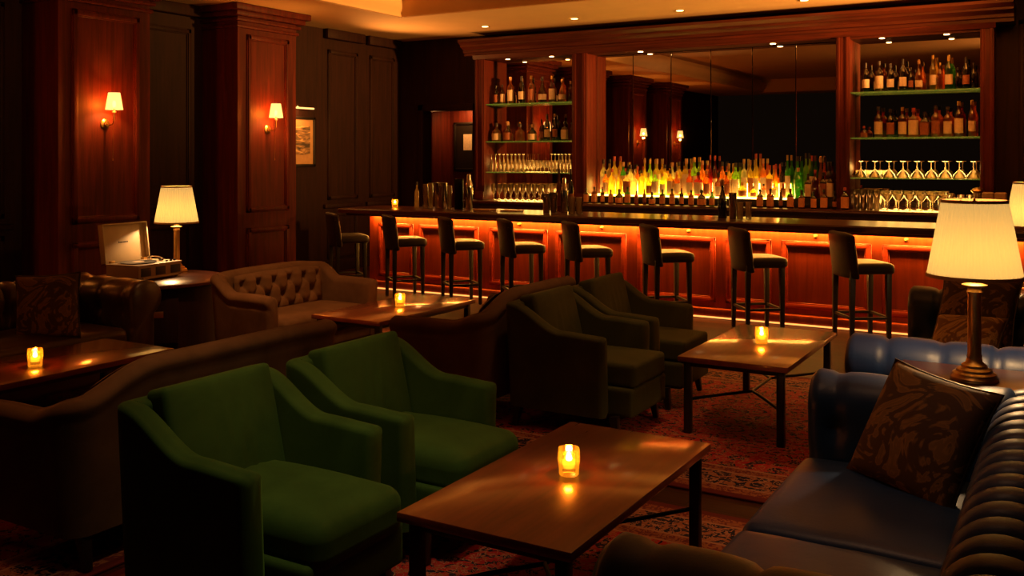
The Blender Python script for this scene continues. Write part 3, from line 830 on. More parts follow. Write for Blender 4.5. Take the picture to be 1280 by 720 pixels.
# ================================================================== PICTURES
def picture(label, w, h, M4, small=False):
    """in its own plane: width along y, facing +x"""
    r = thing('framed_picture', label, 'picture')
    mb = MB()
    for a, b, c, e in ((-w/2, w/2, 0, .04), (-w/2, w/2, h-.04, h), (-w/2, -w/2+.04, 0, h), (w/2-.04, w/2, 0, h)): mb.box(0, .03, a, b, c, e, .006)
    mb.build('frame', M['ebony'], r)
    MB().box(0, .012, -w/2+.03, w/2-.03, .03, h-.03).build('mat_board', M['ebony' if small else 'matboard'], r)
    MB().box(.011, .015, *((-.09, .09, h*.42, h*.75) if small else (-w/2+.10, w/2-.10, .17, h-.13))).build('print', M['paper' if small else 'art'], r)
    r.matrix_world = M4
    return r
picture('framed landscape print under a picture light, half hidden behind the farther pilaster', .85, .70, Matrix.Translation((WL+.002, 9.84, 1.52)))
r = thing('picture_light', 'brass picture light over the landscape print on the left wall', 'picture light', (WL+.002, 9.84, 2.30))
MB().tube([(.0, 0, 0), (.08, 0, .05), (.15, 0, .03)], .007).build('arm', M['brass'], r)
MB().tube([(.15, -.25, .03), (.15, .25, .03)], .012, 12).build('light_tube', M['picled'], r)
aim(light('AREA', (WL+.2, 9.84, 2.30), 9, (1, .42, .10), (.05, .5)), (WL, 9.84, 1.9))
picture('small framed print on the corridor wall seen through the doorway', .58, .86, Matrix.Translation((-9.33, 14.298, 1.42)) @ Matrix.Rotation(-PI/2, 4, 'Z'), True)
aim(light('AREA', (-9.3, 14.05, 2.5), 9, (1, .45, .12), .15), (-9.35, 14.3, 1.6))
light('POINT', (-9.3, 13.2, 2.3), 5, (1, .4, .12), .06)

# ================================================================== BAR
BX0, BX1, BY = -7.76, -.25, 9.6
r = thing('panelled_bar', 'long red mahogany panelled bar front lit from under its top', 'bar')
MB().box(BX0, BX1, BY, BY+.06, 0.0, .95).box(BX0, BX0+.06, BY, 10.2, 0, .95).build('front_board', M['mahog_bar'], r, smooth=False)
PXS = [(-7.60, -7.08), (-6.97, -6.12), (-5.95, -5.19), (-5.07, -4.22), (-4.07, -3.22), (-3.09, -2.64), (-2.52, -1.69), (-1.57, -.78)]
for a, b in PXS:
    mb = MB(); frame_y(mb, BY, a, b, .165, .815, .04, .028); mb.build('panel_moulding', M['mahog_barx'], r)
MB().box(BX0-.02, BX1, BY-.10, BY, 0, .10, .006).build('plinth', M['mahog_bar'], r)
MB().box(BX0, BX1, BY-.115, BY-.101, .008, .022).build('toe_light', M['ledtoe'], r)
for X in (-6.55, -5.55, -4.5, -3.5, -2.2, -1.37):
    h_ = MB().lathe([(0, 0), (.022, 0), (.022, .006), (.009, .010), (.008, .03), (.014, .036), (0, .042)], 16, cap=False, M=Matrix.Translation((X, BY, .876)) @ Matrix.Rotation(PI/2, 4, 'X')).build('bag_hook', M['brass'], r)
MB().box(BX0+.1, BX1, BY-.09, BY-.06, .944, .952).build('under_top_light', M['led'], r)
light('AREA', ((BX0+BX1)/2, BY-.075, .94), 75, (1, .36, .045), (BX1-BX0-.1, .03))
light('AREA', ((BX0+BX1)/2, BY-.026, .945), 105, (1, .48, .075), (BX1-BX0-.1, .012))
r = thing('bar_worktop', 'polished dark mahogany bar counter with rounded front edge', 'counter')
MB().prism([(9.20, .965), (9.20, 1.005), (9.215, 1.02), (10.05, 1.02), (10.05, .955), (9.25, .955)], 'x', BX0-.18, BX1+.05, .004).build('counter_slab', M['bartop'], r, angle=25)
MB().prism([(9.25, .955), (9.27, .93), (9.33, .925), (9.33, .955)], 'x', BX0-.1, BX1+.05).build('edge_moulding', M['mahog_x'], r)
# ------------------------------------------------------------------ stools
def stool():
    r = thing('bar_stool', 'x', 'bar stool', (0, 0, 0), 0, 'dark leather bar stools along the bar')
    w, d = .47, .44
    MB().pad(-d/2+.05, d/2, -w/2+.015, w/2-.015, .61, .705, .035, .016, 14).build('seat', M['stoolleather'], r)
    def fn(u, v):
        # curved padded back: loop v around section, u across width
        a = (u*2-1); y = a*w/2*.98; bow = .05*a*a
        T = .036; ZT = .965
        k = v
        if k < .42: z = .585+(ZT-.585)*(k/.42); off = T
        elif k < .5: q = (k-.42)/.08*PI; z = ZT+.02*math.sin(q); off = T*math.cos(q)
        elif k < .92: z = ZT-(ZT-.585)*((k-.5)/.42); off = -T
        else: z = .585-.012*math.sin((k-.92)/.08*PI); off = -T*math.cos((k-.92)/.08*PI)
        e = min(1, (1-abs(a))*9)**.5; off *= .3+.7*e
        if z > .9: z -= .03*(abs(a)**6)
        rake = -.045*(z-.62)/.37
        return Vector((-d/2+.03+rake+bow+off, y, z))
    MB().grid(fn, 26, 40, cv=True, capu=True).build('backrest', M['stoolleather'], r, angle=60)
    for sx in (-1, 1):
        for sy in (-1, 1):
            MB().bar((sx*(d/2-.055), sy*(w/2-.055), .64), (sx*(d/2-.05), sy*(w/2-.05), 0), .05, .05, .034, .034, .004).build('leg', M['ebony'], r)
    mb = MB(); z = .22
    for sy in (-1, 1): mb.bar((-d/2+.05, sy*(w/2-.05), z), (d/2-.05, sy*(w/2-.05), z), .022, .022)
    mb.bar((d/2-.05, -w/2+.05, z), (d/2-.05, w/2-.05, z), .026, .022).bar((-d/2+.05, -w/2+.05, z), (-d/2+.05, w/2-.05, z), .022, .022)
    mb.build('footrest', M['ebony'], r)
    return r
ORD = ['first', 'second', 'third', 'fourth', 'fifth', 'sixth', 'seventh', 'eighth', 'ninth', 'tenth', 'eleventh', 'twelfth', 'thirteenth', 'fourteenth', 'fifteenth', 'sixteenth', 'seventeenth', 'eighteenth', 'nineteenth', 'twentieth', 'twenty-first', 'twenty-second', 'twenty-third', 'twenty-fourth', 'twenty-fifth', 'twenty-sixth', 'twenty-seventh', 'twenty-eighth', 'twenty-ninth', 'thirtieth']
st = stool(); SX = [-7.70, -6.83, -6.03, -5.24, -4.44, -3.55, -2.63, -1.68]
FACE = [36, 39, 41, 44, 46, 49, 52, 55]
for k, X in enumerate(SX):
    lb = 'dark leather bar stool, %s from the candle end of the bar' % ORD[k]
    rz = math.radians(90-FACE[k]); Y = 9.1
    if k == 0: st.location = (X, Y, .0); st.rotation_euler.z = rz; st['label'] = lb
    else: dup(st, (X, Y, 0), rz, lb)

# ================================================================== BACK BAR
FY = 12.0; CY0 = 11.62; CTZ = 1.03
r = thing('back_counter', 'dark mahogany back counter under the bar mirror and shelves', 'counter')
MB().box(-7.72, -.80, CY0+.04, WB-.002, 0, CTZ-.04).build('carcass', M['darkwood'], r, smooth=False)
MB().box(-7.75, -.70, CY0, WB-.002, CTZ-.04, CTZ, .008).build('worktop', M['bartop'], r)
for k in range(8):
    x0 = -7.66+k*.855; MB().box(x0, x0+.83, CY0+.02, CY0+.04, .12, .95, .006).build('door', M['darkwood'], r)
def cabinet(label, x0, x1, stl, str_, shelves, ztop):
    r = thing('shelf_cabinet', label, 'cabinet', (0, 0, 0), 0, 'mahogany shelf cabinets of the back bar')
    z0 = CTZ+.0005
    MB().box(x0, x0+stl, FY-.05, WB-.002, z0, 3.16, .006).build('side_panel', M['mahog'], r)
    MB().box(x1-str_, x1, FY-.05, WB-.002, z0, 3.16, .006).build('side_panel', M['mahog'], r)
    for a, b in ((x0, x0+stl), (x1-str_, x1)):
        m_ = (b-a); mb = MB()
        mb.box(a+.001, b-.001, FY-.07, FY-.045, z0, z0+.12, .006).box(a+m_*.1, a+m_*.3, FY-.064, FY-.049, z0+.1, 3.1, .006).box(b-m_*.3, b-m_*.1, FY-.064, FY-.049, z0+.1, 3.1, .006)
        mb.build('stile_moulding', M['mahog'], r)
    MB().box(x0+stl, x1-str_, FY-.03, WB-.002, ztop, 3.16).build('head_panel', M['mahog_x'], r)
    MB().box(x0+stl, x1-str_, WB-.02, WB-.004, z0, ztop).build('mirror_back', M['mirror'], r, smooth=False)
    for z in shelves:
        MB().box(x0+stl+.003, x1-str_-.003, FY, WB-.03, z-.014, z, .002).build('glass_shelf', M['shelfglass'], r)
    n = 2
    for k in range(n):
        X = x0+stl+(k+.5)*(x1-str_-x0-stl)/n
        MB().lathe([(0, ztop-.006), (.03, ztop-.006), (.03, ztop-.0005)], 16, (X, FY+.03, 0), cap=False).build('shelf_downlight', M['spot'], r)
        aim(light('SPOT', (X, FY-.0, ztop-.02), 15, (1, .40, .09), .02, spot_size=math.radians(95), spot_blend=.8), (X, FY+.16, 1.0))
    return r
LSH = [2.44, 1.89, 1.44]; RSH = [2.437, 1.89, 1.41]
LX0, LX1, RX0, RX1 = -7.68, -5.84, -2.50, -.79
cabinet('mahogany cabinet with glass shelves at the doorway end of the bar mirror', LX0, LX1, .16, .23, LSH, 3.09)
cabinet('mahogany cabinet with glass shelves at the lamp end of the bar mirror', RX0, RX1, .16, .14, RSH, 3.07)
r = thing('bar_mirror', 'wide smoked mirror in upright panels behind the bottles', 'mirror')
mb = MB(); nP = 6; mw = (RX0-LX1)/nP
for k in range(nP):
    MB().box(LX1+k*mw+.004, LX1+(k+1)*mw-.004, WB-.03, WB-.012, CTZ+.001, 3.08, .003).build('mirror_panel', M['mirror'], r, smooth=False)
MB().box(LX1+.002, RX0-.002, WB-.012, WB-.003, CTZ+.001, 3.089).build('backing', M['black'], r)
MB().box(LX1+.003, RX0-.003, FY-.03, WB-.002, 3.09, 3.16).build('head_panel', M['mahog_x'], r)
for X in (-5.1, -3.3):
    MB().lathe([(0, 3.084), (.035, 3.084), (.035, 3.0895)], 16, (X, FY+.1, 0), cap=False).build('mirror_downlight', M['spot'], r)
    aim(light('SPOT', (X, FY+.06, 3.07), 14, (1, .42, .10), .03, spot_size=math.radians(100), spot_blend=.8), (X, FY+.1, 1.0))
r = thing('bar_cornice', 'stepped mahogany cornice crowning the whole back bar', 'cornice')
cp = [(WB-.002, 3.161), (FY-.06, 3.161), (FY-.06, 3.20), (FY-.09, 3.21), (FY-.09, 3.245), (FY-.14, 3.275), (FY-.17, 3.285), (FY-.17, 3.31), (FY-.24, 3.35), (FY-.24, 3.385), (WB-.002, 3.385)]
MB().prism(cp, 'x', LX0-.18, RX1+.2).build('crown_moulding', M['mahog_x'], r, angle=20)
MB().prism([(FY-.065, 3.10), (FY-.05, 3.10), (FY-.05, 3.16), (FY-.085, 3.16)], 'x', LX0-.02, RX1+.02).build('bead', M['mahog_x'], r)
aim(light('SPOT', (1.3, 10.5, 2.75), 5200, (1, .42, .085), .15, spot_size=math.radians(56), spot_blend=1.0), (-3.4, 10.85, 3.62))  # unseen uplight added to brighten the ceiling over the bar
aim(light('SPOT', (-9.0, 11.0, 2.5), 160, (1, .40, .09), .12, spot_size=math.radians(110), spot_blend=1.0), (-6.6, 10.8, 3.7))
light('AREA', (-4.0, 10.02, .90), 9, (1, .34, .06), (7.2, .05), (math.radians(120), 0, 0))  # unseen strip added behind the bar to light the front bottles
for k, (X, Y) in enumerate(((-7.18, 11.44), (-5.75, 11.40), (-4.29, 11.44), (-2.75, 11.43))):
    r = thing('ceiling_downlight', 'small recessed ceiling downlight above the cornice, %s from the doorway' % ORD[k], 'downlight', (X, Y, CZ-.001), 0, 'recessed downlights over the bar')
    MB().lathe([(.045, -.004), (.06, -.006), (.062, 0), (.045, 0), (.045, -.004)], 24, cap=False).build('rim', M['brass'], r)
    MB().lathe([(0, -.003), (.045, -.003), (.045, 0)], 24, cap=False).build('lens', M['spot'], r)
aim(light('SPOT', (1.6, 4.5, 2.6), 650, (1, .42, .10), .15, spot_size=math.radians(70), spot_blend=1.0), (-3.5, 5.2, 4.1))  # unseen uplight added so the mirror catches a lit ceiling
# lit risers on the back counter
RZ = CTZ+.115
def riser(x0, x1, label):
    r = thing('bottle_riser', label, 'riser', (0, 0, 0), 0, 'lit bottle risers')
    MB().box(x0, x1, 11.98, 12.255, CTZ+.0005, RZ-.02, .003).build('step', M['black'], r)
    MB().box(x0+.002, x1-.002, 11.982, 12.253, RZ-.0195, RZ, .002).build('lit_top', M['ledriser'], r)
    MB().box(x0+.09, x1-.07, 12.235, 12.252, RZ+.001, RZ+.17, .002).build('added_glow_panel', M['backglow'], r)  # glowing panel added to backlight the bottles
M['backglow'] = glow('added_back_glow', (1, .66, .09), 20)
Y1 = 12.07
XR = [x_at(742, Y1), x_at(850, Y1), x_at(916, Y1), x_at(990, Y1)]
riser(LX1+.03, XR[1], 'glowing bottle riser on the back counter, doorway half')
riser(XR[1]+.06, XR[2]-.02, 'glowing bottle riser in the middle of the back counter')
riser(XR[2]+.02, XR[3], 'glowing bottle riser on the back counter, lamp half')
RX = RX0-.03
for x0, x1, e in ((LX1+.1, XR[1]-.05, 32), (XR[1]+.1, XR[2]-.05, 12), (XR[2]+.05, XR[3]-.05, 24)):  # extra area lights added behind the bottles to make them glow
    light('AREA', ((x0+x1)/2, 12.228, RZ+.09), e, (1, .64, .10), (x1-x0, .15), (PI/2+.15, 0, PI))
r = thing('bottle_step', 'plain dark bottle step at the lamp end of the back counter', 'riser')
MB().box(XR[3]+.04, RX, 11.98, 12.255, CTZ+.0005, RZ, .003).build('step', M['black'], r)

# ------------------------------------------------------------------ bottles
GC = {'amber': ((.95, .36, .04), 'amber'), 'gold': ((1.0, .72, .12), 'golden'), 'green': ((.14, .50, .05), 'green'), 'lime': ((.62, .95, .10), 'yellow-green'),
      'clear': ((.95, .80, .50), 'clear'), 'red': ((.55, .05, .03), 'red'), 'dark': ((.06, .03, .018), 'dark'), 'brown': ((.30, .08, .02), 'brown')}
GM = {k: glass('bottle_glass_'+k, v[0], .6, .3, tuple(min(1, x*.8+.12) for x in v[0])) for k, v in GC.items()}
SH = {  # (r,z) profile of body, cap profile, label (z0,z1,r), squareness
 'whiskey': ([(0, 0), (.034, 0), (.037, .004), (.037, .175), (.033, .195), (.016, .215), (.0135, .225), (.0135, .262), (0, .262)], [(.0155, .255), (.0155, .292), (0, .292)], (.03, .15, .0378), 2),
 'wine': ([(0, 0), (.035, 0), (.037, .004), (.037, .185), (.030, .215), (.015, .245), (.0135, .255), (.0135, .30), (0, .30)], [(.0150, .258), (.0150, .312), (0, .312)], (.045, .135, .0378), 2),
 'squat': ([(0, 0), (.050, 0), (.054, .006), (.055, .085), (.048, .115), (.022, .135), (.016, .145), (.016, .165), (0, .165)], [(.021, .163), (.023, .19), (.015, .205), (0, .205)], (.015, .088, .0558), 2),
 'square': ([(0, 0), (.036, 0), (.038, .004), (.038, .15), (.034, .165), (.016, .18), (.014, .19), (.014, .218), (0, .218)], [(.0175, .215), (.0175, .25), (0, .25)], (.02, .145, .0392), 7),
 'tall': ([(0, 0), (.030, 0), (.032, .004), (.032, .20), (.026, .225), (.013, .255), (.012, .27), (.012, .31), (0, .31)], [(.014, .305), (.014, .345), (0, .345)], (.05, .15, .0328), 2),
 'decanter': ([(0, 0), (.044, 0), (.047, .006), (.045, .10), (.036, .15), (.020, .185), (.014, .20), (.014, .235), (0, .235)], [(.018, .235), (.022, .255), (.016, .275), (0, .28)], (.03, .09, .0478), 2)}
WORD = {'whiskey': 'round-shouldered bottle', 'wine': 'sloping bottle', 'squat': 'squat wide bottle', 'square': 'square bottle', 'tall': 'tall slim bottle', 'decanter': 'decanter-shaped bottle'}
CAPS = {'capblack': M['capblack'], 'capred': M['capred'], 'capgold': M['capgold'], 'cork': M['cork']}
PROTO = {}
def bottle_meshes(sh, gc, cap, lab):
    key = (sh, gc, cap, lab)
    if key in PROTO: return PROTO[key]
    P, C, L, e = SH[sh]
    sq = None
    if e > 2: sq = [e if p[0] > .02 and p[1] < .17 else 2 for p in P]; sq[0] = e; sq[5] = 3
    b = MB().lathe(P, 28, cap=False, sq=sq).mesh('bottle_body', GM[gc], 50)
    c = MB().lathe(C, 18).mesh('bottle_cap', CAPS[cap], 40)
    l = None
    if lab:
        def fn(u, v):
            t = -PI/2 + (u-.5)*2*PI*.62; rr = L[2]
            if e > 2: rr /= ((abs(math.cos(t))**e+abs(math.sin(t))**e)**(1/e))
            return Vector((rr*math.cos(t), rr*math.sin(t), L[0]+(L[1]-L[0])*v))
        l = MB().grid(fn, 22, 2).mesh('bottle_label', M[lab], 80)
    PROTO[key] = (b, c, l); return PROTO[key]
SEEN = {}
def bottle(sh, gc, cap, lab, loc, sc, where, group, rz=0):
    b, c, l = bottle_meshes(sh, gc, cap, lab)
    o = link('liquor_bottle', b, None, loc, rz); o.scale = sc if isinstance(sc, tuple) else (sc, sc, sc)
    link('cap', c, o)
    if l: link('label', l, o)
    tag(o, '%s %s, %s' % (GC[gc][1], WORD[sh], where), 'bottle', group)
    return o
def row(pxs, tops, base, Y, z, where, group, specs, H=None):
    """bottles along a shelf: x from the photo's spacing at this depth, height from its apparent height"""
    XS = [x_at(px, Y) for px in pxs]
    for k, px in enumerate(pxs):
        X = XS[k]; gap = min([abs(X-q) for j, q in enumerate(XS) if j != k])
        sh, gc, cap, lab = specs[k % len(specs)]
        dep = X*FW[0]+Y*FW[1]; hh = (base-tops[k])/FOC*dep if tops else H
        nat = max(p[1] for p in SH[sh][1]); s = hh/nat; w = max(.72, min(1.25, s)); rad = max(p[0] for p in SH[sh][0])*(1.1 if SH[sh][3] > 2 else 1.03); w = min(w, .47*gap/rad)
        if lab is None and Y > 12 and z < 1.3 and random.random() < .5: lab = random.choice(['paper', 'paperdark', 'paper'])
        bottle(sh, gc, cap, lab, (X, Y, z), (w, w, s), where % ORD[k], group, random.uniform(-.25, .25))
ysh = 12.11
row([620, 628, 638, 652, 664, 678, 690, 703, 713.5], [103, 102, 92.5, 92, 92, 93, 93, 97, 100], 126, ysh, LSH[0]+.001, '%s from the doorway, top shelf of the doorway cabinet', 'bottles on the top shelf by the doorway',
    [('whiskey', 'dark', 'capblack', 'paperdark'), ('whiskey', 'brown', 'capblack', 'paper'), ('whiskey', 'amber', 'cork', 'paper'), ('wine', 'dark', 'capblack', 'paper'), ('whiskey', 'amber', 'capgold', 'paperdark'), ('decanter', 'brown', 'capblack', 'paper'), ('whiskey', 'red', 'capgold', 'paper'), ('decanter', 'amber', 'cork', 'paper'), ('whiskey', 'brown', 'cork', None)])
row([620.5, 634.5, 650, 665.5, 677, 684, 693.5, 706, 714.5], [150, 148, 151, 152, 146, 140, 139, 149, 150], 173, ysh, LSH[1]+.001, '%s from the doorway, second shelf of the doorway cabinet', 'bottles on the second shelf by the doorway',
    [('squat', 'amber', 'capblack', 'paper'), ('squat', 'red', 'cork', 'paperdark'), ('squat', 'amber', 'capblack', None), ('squat', 'dark', 'cork', 'paper'), ('tall', 'brown', 'capblack', 'paperdark'), ('wine', 'dark', 'capblack', 'paper'), ('tall', 'dark', 'cork', 'paperdark'), ('square', 'brown', 'capblack', 'paper'), ('tall', 'brown', 'capblack', None)])
row([1082, 1099, 1113, 1128.5, 1138.5, 1148.5, 1166, 1175, 1186, 1197, 1207.5, 1217], [72.5, 71, 74, 69, 80, 70, 65.5, 75, 66, 82, 69, 77], 109, ysh, RSH[0]+.001, '%s from the mirror, top shelf of the lamp-end cabinet', 'bottles on the top shelf by the lamp',
    [('wine', 'dark', 'capblack', 'paper'), ('whiskey', 'brown', 'capblack', 'paper'), ('wine', 'dark', 'capblack', 'paper'), ('wine', 'dark', 'capblack', 'paper'), ('tall', 'dark', 'capblack', 'paperdark'), ('decanter', 'amber', 'cork', 'paper'), ('tall', 'gold', 'capgold', 'paper'), ('tall', 'amber', 'capgold', None), ('wine', 'green', 'capgold', 'paper'), ('tall', 'dark', 'capblack', None), ('wine', 'dark', 'capblack', 'paperdark'), ('tall', 'dark', 'capblack', None)])
row([1080, 1098, 1113, 1128, 1142, 1156, 1169.5, 1184.5, 1198.5, 1215], [154, 130, 133, 131, 132, 137, 129, 131, 124, 123], 168.5, ysh, RSH[1]+.001, '%s from the mirror, second shelf of the lamp-end cabinet', 'bottles on the second shelf by the lamp',
    [('squat', 'red', 'capred', 'paperdark'), ('whiskey', 'red', 'capblack', 'paper'), ('whiskey', 'dark', 'capblack', 'paperdark'), ('whiskey', 'red', 'capgold', 'paper'), ('square', 'amber', 'capred', 'paper'), ('square', 'brown', 'capblack', 'paperdark'), ('whiskey', 'amber', 'capblack', 'paperdark'), ('whiskey', 'amber', 'capblack', 'paper'), ('whiskey', 'red', 'capgold', 'paper'), ('tall', 'amber', 'capgold', 'paper')])
# front row, unlit, on the counter
row([733, 743, 753, 763.5, 774, 784.5, 795.5, 805.5, 815, 828, 840, 852, 864, 877, 890], [230, 228, 228, 231, 230, 227, 232, 229, 233, 229, 228, 227, 229, 228, 230], 248.5, 11.80, CTZ+.001, '%s from the doorway, dim front row before the mirror', 'dim front row of bottles on the back counter',
    [('square', 'dark', 'capblack', 'paper_glowtint'), ('square', 'brown', 'capblack', 'paper_glowtint'), ('whiskey', 'dark', 'capred', 'paper_glowtint'), ('square', 'brown', 'capblack', 'paper_glowtint'), ('squat', 'dark', 'capblack', 'paper_glowtint'), ('square', 'green', 'capblack', 'paper_glowtint'), ('whiskey', 'red', 'capblack', 'paperdark'), ('tall', 'brown', 'capred', 'paperdark'), ('squat', 'dark', 'capblack', 'paper_glowtint')])
row([950, 963, 976, 988, 1002, 1017, 1030, 1043, 1056], [231, 230, 232, 229, 231, 232, 229, 231, 226], 254, 11.80, CTZ+.001, '%s past the tall tin in the dim front row', 'dim front row of bottles at the lamp end',
    [('square', 'dark', 'capblack', 'paper_glowtint'), ('square', 'brown', 'capblack', 'paper_glowtint'), ('tall', 'dark', 'capblack', 'paperdark'), ('square', 'dark', 'capred', 'paper_glowtint'), ('square', 'brown', 'capblack', 'paper_glowtint')])
# back rows on the risers
BK = [('whiskey', 'clear', 'capblack', 'paper'), ('whiskey', 'gold', 'capred', None), ('square', 'green', 'cork', 'paper'), ('square', 'clear', 'capblack', None), ('tall', 'amber', 'capred', 'paper'), ('decanter', 'gold', 'cork', None),
      ('whiskey', 'lime', 'capgold', None), ('square', 'gold', 'cork', None), ('whiskey', 'gold', 'capblack', None), ('square', 'clear', 'cork', None), ('whiskey', 'gold', 'capblack', 'paper')]
row([754.5, 768, 779, 788, 797, 806, 812.5, 821, 831, 840.5, 849], [188, 184, 191, 194, 196, 185, 187, 186, 193, 190, 189], 231, 12.17, RZ+.001, '%s from the doorway on the glowing back row', 'glowing back row of bottles', BK)
row([757, 765, 774, 784, 793, 802, 811, 819, 828, 838, 846], [203, 200, 201, 203, 204, 201, 204, 202, 205, 200, 202], 232, 12.05, RZ+.001, '%s from the doorway on the glowing middle row', 'glowing middle row of bottles',
    [('whiskey', 'amber', 'capblack', 'paper'), ('square', 'gold', 'capred', None), ('squat', 'gold', 'cork', None), ('square', 'clear', 'capblack', None), ('square', 'clear', 'cork', None), ('whiskey', 'gold', 'capblack', None), ('squat', 'gold', 'cork', None), ('square', 'lime', 'capgold', None), ('whiskey', 'lime', 'cork', None), ('square', 'gold', 'capblack', None), ('whiskey', 'amber', 'capgold', None)])
row([858, 868, 878, 888, 893.5, 903, 911], [186, 184, 188, 181, 182, 189, 191], 232, 12.17, RZ+.001, '%s past mid-mirror in the amber back row', 'amber back row at the middle of the mirror',
    [('square', 'gold', 'cork', None), ('whiskey', 'lime', 'capgold', 'paper'), ('whiskey', 'amber', 'cork', None), ('tall', 'red', 'capred', None), ('tall', 'brown', 'capred', None), ('whiskey', 'amber', 'capblack', 'paper'), ('whiskey', 'gold', 'cork', None)])
row([862, 873, 883, 898, 908], [200, 203, 201, 203, 202], 233, 12.05, RZ+.001, '%s past mid-mirror in the amber middle row', 'amber middle row at the middle of the mirror',
    [('whiskey', 'amber', 'capred', None), ('square', 'red', 'capblack', 'paper'), ('whiskey', 'amber', 'cork', None), ('squat', 'brown', 'capblack', None), ('whiskey', 'amber', 'capblack', None)])
row([919.5, 930, 938, 945, 954, 962, 970, 977.5, 984.5], [192, 187, 188, 180, 186, 194, 192, 190, 181], 234, 12.17, RZ+.001, '%s past the gap, glowing back row, lamp half', 'glowing back row at the lamp half',
    [('whiskey', 'lime', 'capblack', None), ('whiskey', 'clear', 'cork', 'paper'), ('whiskey', 'gold', 'cork', None), ('tall', 'gold', 'capred', None), ('whiskey', 'amber', 'cork', 'paper'), ('square', 'gold', 'capred', None), ('decanter', 'amber', 'capred', None), ('tall', 'dark', 'capblack', None), ('whiskey', 'green', 'capgold', None)])
row([928, 941.5, 954.5, 967.5, 979], [217, 222, 219, 219, 218], 236, 12.05, RZ+.001, '%s one on the bright riser edge, lamp half', 'squat bottles on the bright riser edge',
    [('squat', 'gold', 'capgold', 'paperdark'), ('squat', 'gold', 'cork', 'paperdark'), ('square', 'amber', 'capblack', 'paper'), ('square', 'gold', 'cork', 'paper'), ('square', 'brown', 'capred', 'paperdark')])
row([997, 1007.5, 1015, 1026, 1036], [184, 180, 183, 183, 190], 236, 12.17, RZ+.001, '%s past the glow, unlit back row, lamp end', 'unlit back row at the lamp end',
    [('tall', 'green', 'capblack', None), ('whiskey', 'lime', 'capblack', None), ('whiskey', 'green', 'capred', None), ('decanter', 'amber', 'cork', 'paper'), ('whiskey', 'brown', 'capblack', 'paper')])
row([998, 1010, 1019, 1029, 1038], [199, 206, 201, 204, 203], 237, 12.05, RZ+.001, '%s past the glow, unlit middle row, lamp end', 'unlit middle row at the lamp end',
    [('whiskey', 'green', 'cork', None), ('square', 'brown', 'capblack', 'paper'), ('whiskey', 'red', 'capred', None), ('square', 'dark', 'capblack', 'paperdark'), ('square', 'brown', 'capblack', 'paper')])

# ------------------------------------------------------------------ glassware
GP = {'flute': [(.032, 0), (.033, .002), (.006, .008), (.0045, .06), (.010, .085), (.024, .13), (.027, .19), (.024, .245), (.0225, .245), (.025, .19), (.022, .132), (.0, .095)],
      'goblet': [(.034, 0), (.035, .002), (.006, .008), (.005, .05), (.014, .065), (.036, .095), (.041, .13), (.036, .175), (.0345, .175), (.039, .13), (.034, .097), (0, .072)],
      'tumbler': [(0, 0), (.033, 0), (.036, .004), (.04, .10), (.0385, .10), (.034, .014), (0, .012)],
      'coupe': [(.046, 0), (.047, .002), (.008, .009), (.005, .03), (.006, .07), (.030, .088), (.064, .115), (.078, .145), (.0765, .145), (.062, .117), (.028, .092), (0, .083)]}
GME = {k: MB().lathe(v, 24, cap=False).mesh('glass_'+k, M['clear'], 60) for k, v in GP.items()}
def gl(kind, name, cat, X, Y, z, h, label, group, inv=False, w=1):
    nat = max(p[1] for p in GP[kind]); s = h/nat
    o = link(name, GME[kind], None, (X, Y, z+(h if inv else 0)+.001)); o.scale = (w, w, s)
    if inv: o.rotation_euler = (PI, 0, 0)
    return tag(o, label, cat, group)
z = LSH[2]
for j, Y in enumerate((12.06, 12.15)):
    for k in range(9): gl('flute', 'champagne_flute', 'glass', x_at(614.5+k*5.0, Y), Y, z, .26, 'champagne flute upside down in the long rows on the doorway cabinet shelf', 'upturned flutes, long rows', True, .8)
    for k in range(6): gl('flute', 'champagne_flute', 'glass', x_at(689.5+k*4.4, Y), Y, z, .26, 'champagne flute upside down at the mirror end of the doorway cabinet shelf', 'upturned flutes, mirror end', True, .8)
    for k in range(6): gl('goblet', 'wine_glass', 'glass', x_at(660.5+k*5.0, Y), Y, z, .17, 'short stemmed wine glass between the upturned flutes', 'short wine glasses between flutes', False, .58)
for j, (Y, dz) in enumerate(((11.92, 0), (12.02, 0), (12.13, 0))):
    for k in range(11): gl('goblet', 'stemmed_goblet', 'glass', x_at(617+k*7.3, Y), Y, CTZ, .235, 'stemmed goblet in the rows on the counter inside the doorway cabinet', 'goblets low in the doorway cabinet', False, .85)
z = RSH[2]
for k in range(9): gl('coupe', 'coupe_glass', 'glass', x_at(1076+k*17.6, 12.1), 12.1, z, .20, 'upturned coupe glass in the row on the lowest shelf, lamp-end cabinet', 'upturned coupes', True, .95)
for k in range(7): gl('tumbler', 'rocks_glass', 'glass', x_at(1072+k*6.6, 12.23), 12.235, z, .085, 'low tumbler behind the upturned coupe glasses', 'low tumblers behind coupes', False, .62)
for j, Y in enumerate((11.95, 12.06, 12.17)):
    for k in range(4): gl('tumbler', 'rocks_glass', 'glass', x_at(1071+k*8.4, Y), Y, CTZ, .235, 'tall cut tumbler clustered on the counter at the mirror side of the lamp-end cabinet', 'tall tumblers in a cluster', False, .95)
for k in range(6): gl('coupe', 'coupe_glass', 'glass', x_at(1109+k*14.2, 12.0), 12.0, CTZ, .19, 'coupe glass upright on the counter inside the lamp-end cabinet', 'coupes standing on the counter', False, .8)
for k in range(6): gl('coupe', 'coupe_glass', 'glass', x_at(1106+k*14.2, 12.17), 12.17, CTZ, .22, 'coupe glass in the second row on the counter, lamp-end cabinet', 'coupes in the second row on the counter', False, .8)
for k in range(3): gl('tumbler', 'rocks_glass', 'glass', x_at(1178+k*12.5, 11.82), 11.82, CTZ, .17, 'wide tumbler at the lamp end of the back counter', 'wide tumblers at the counter end', False, 1.15)
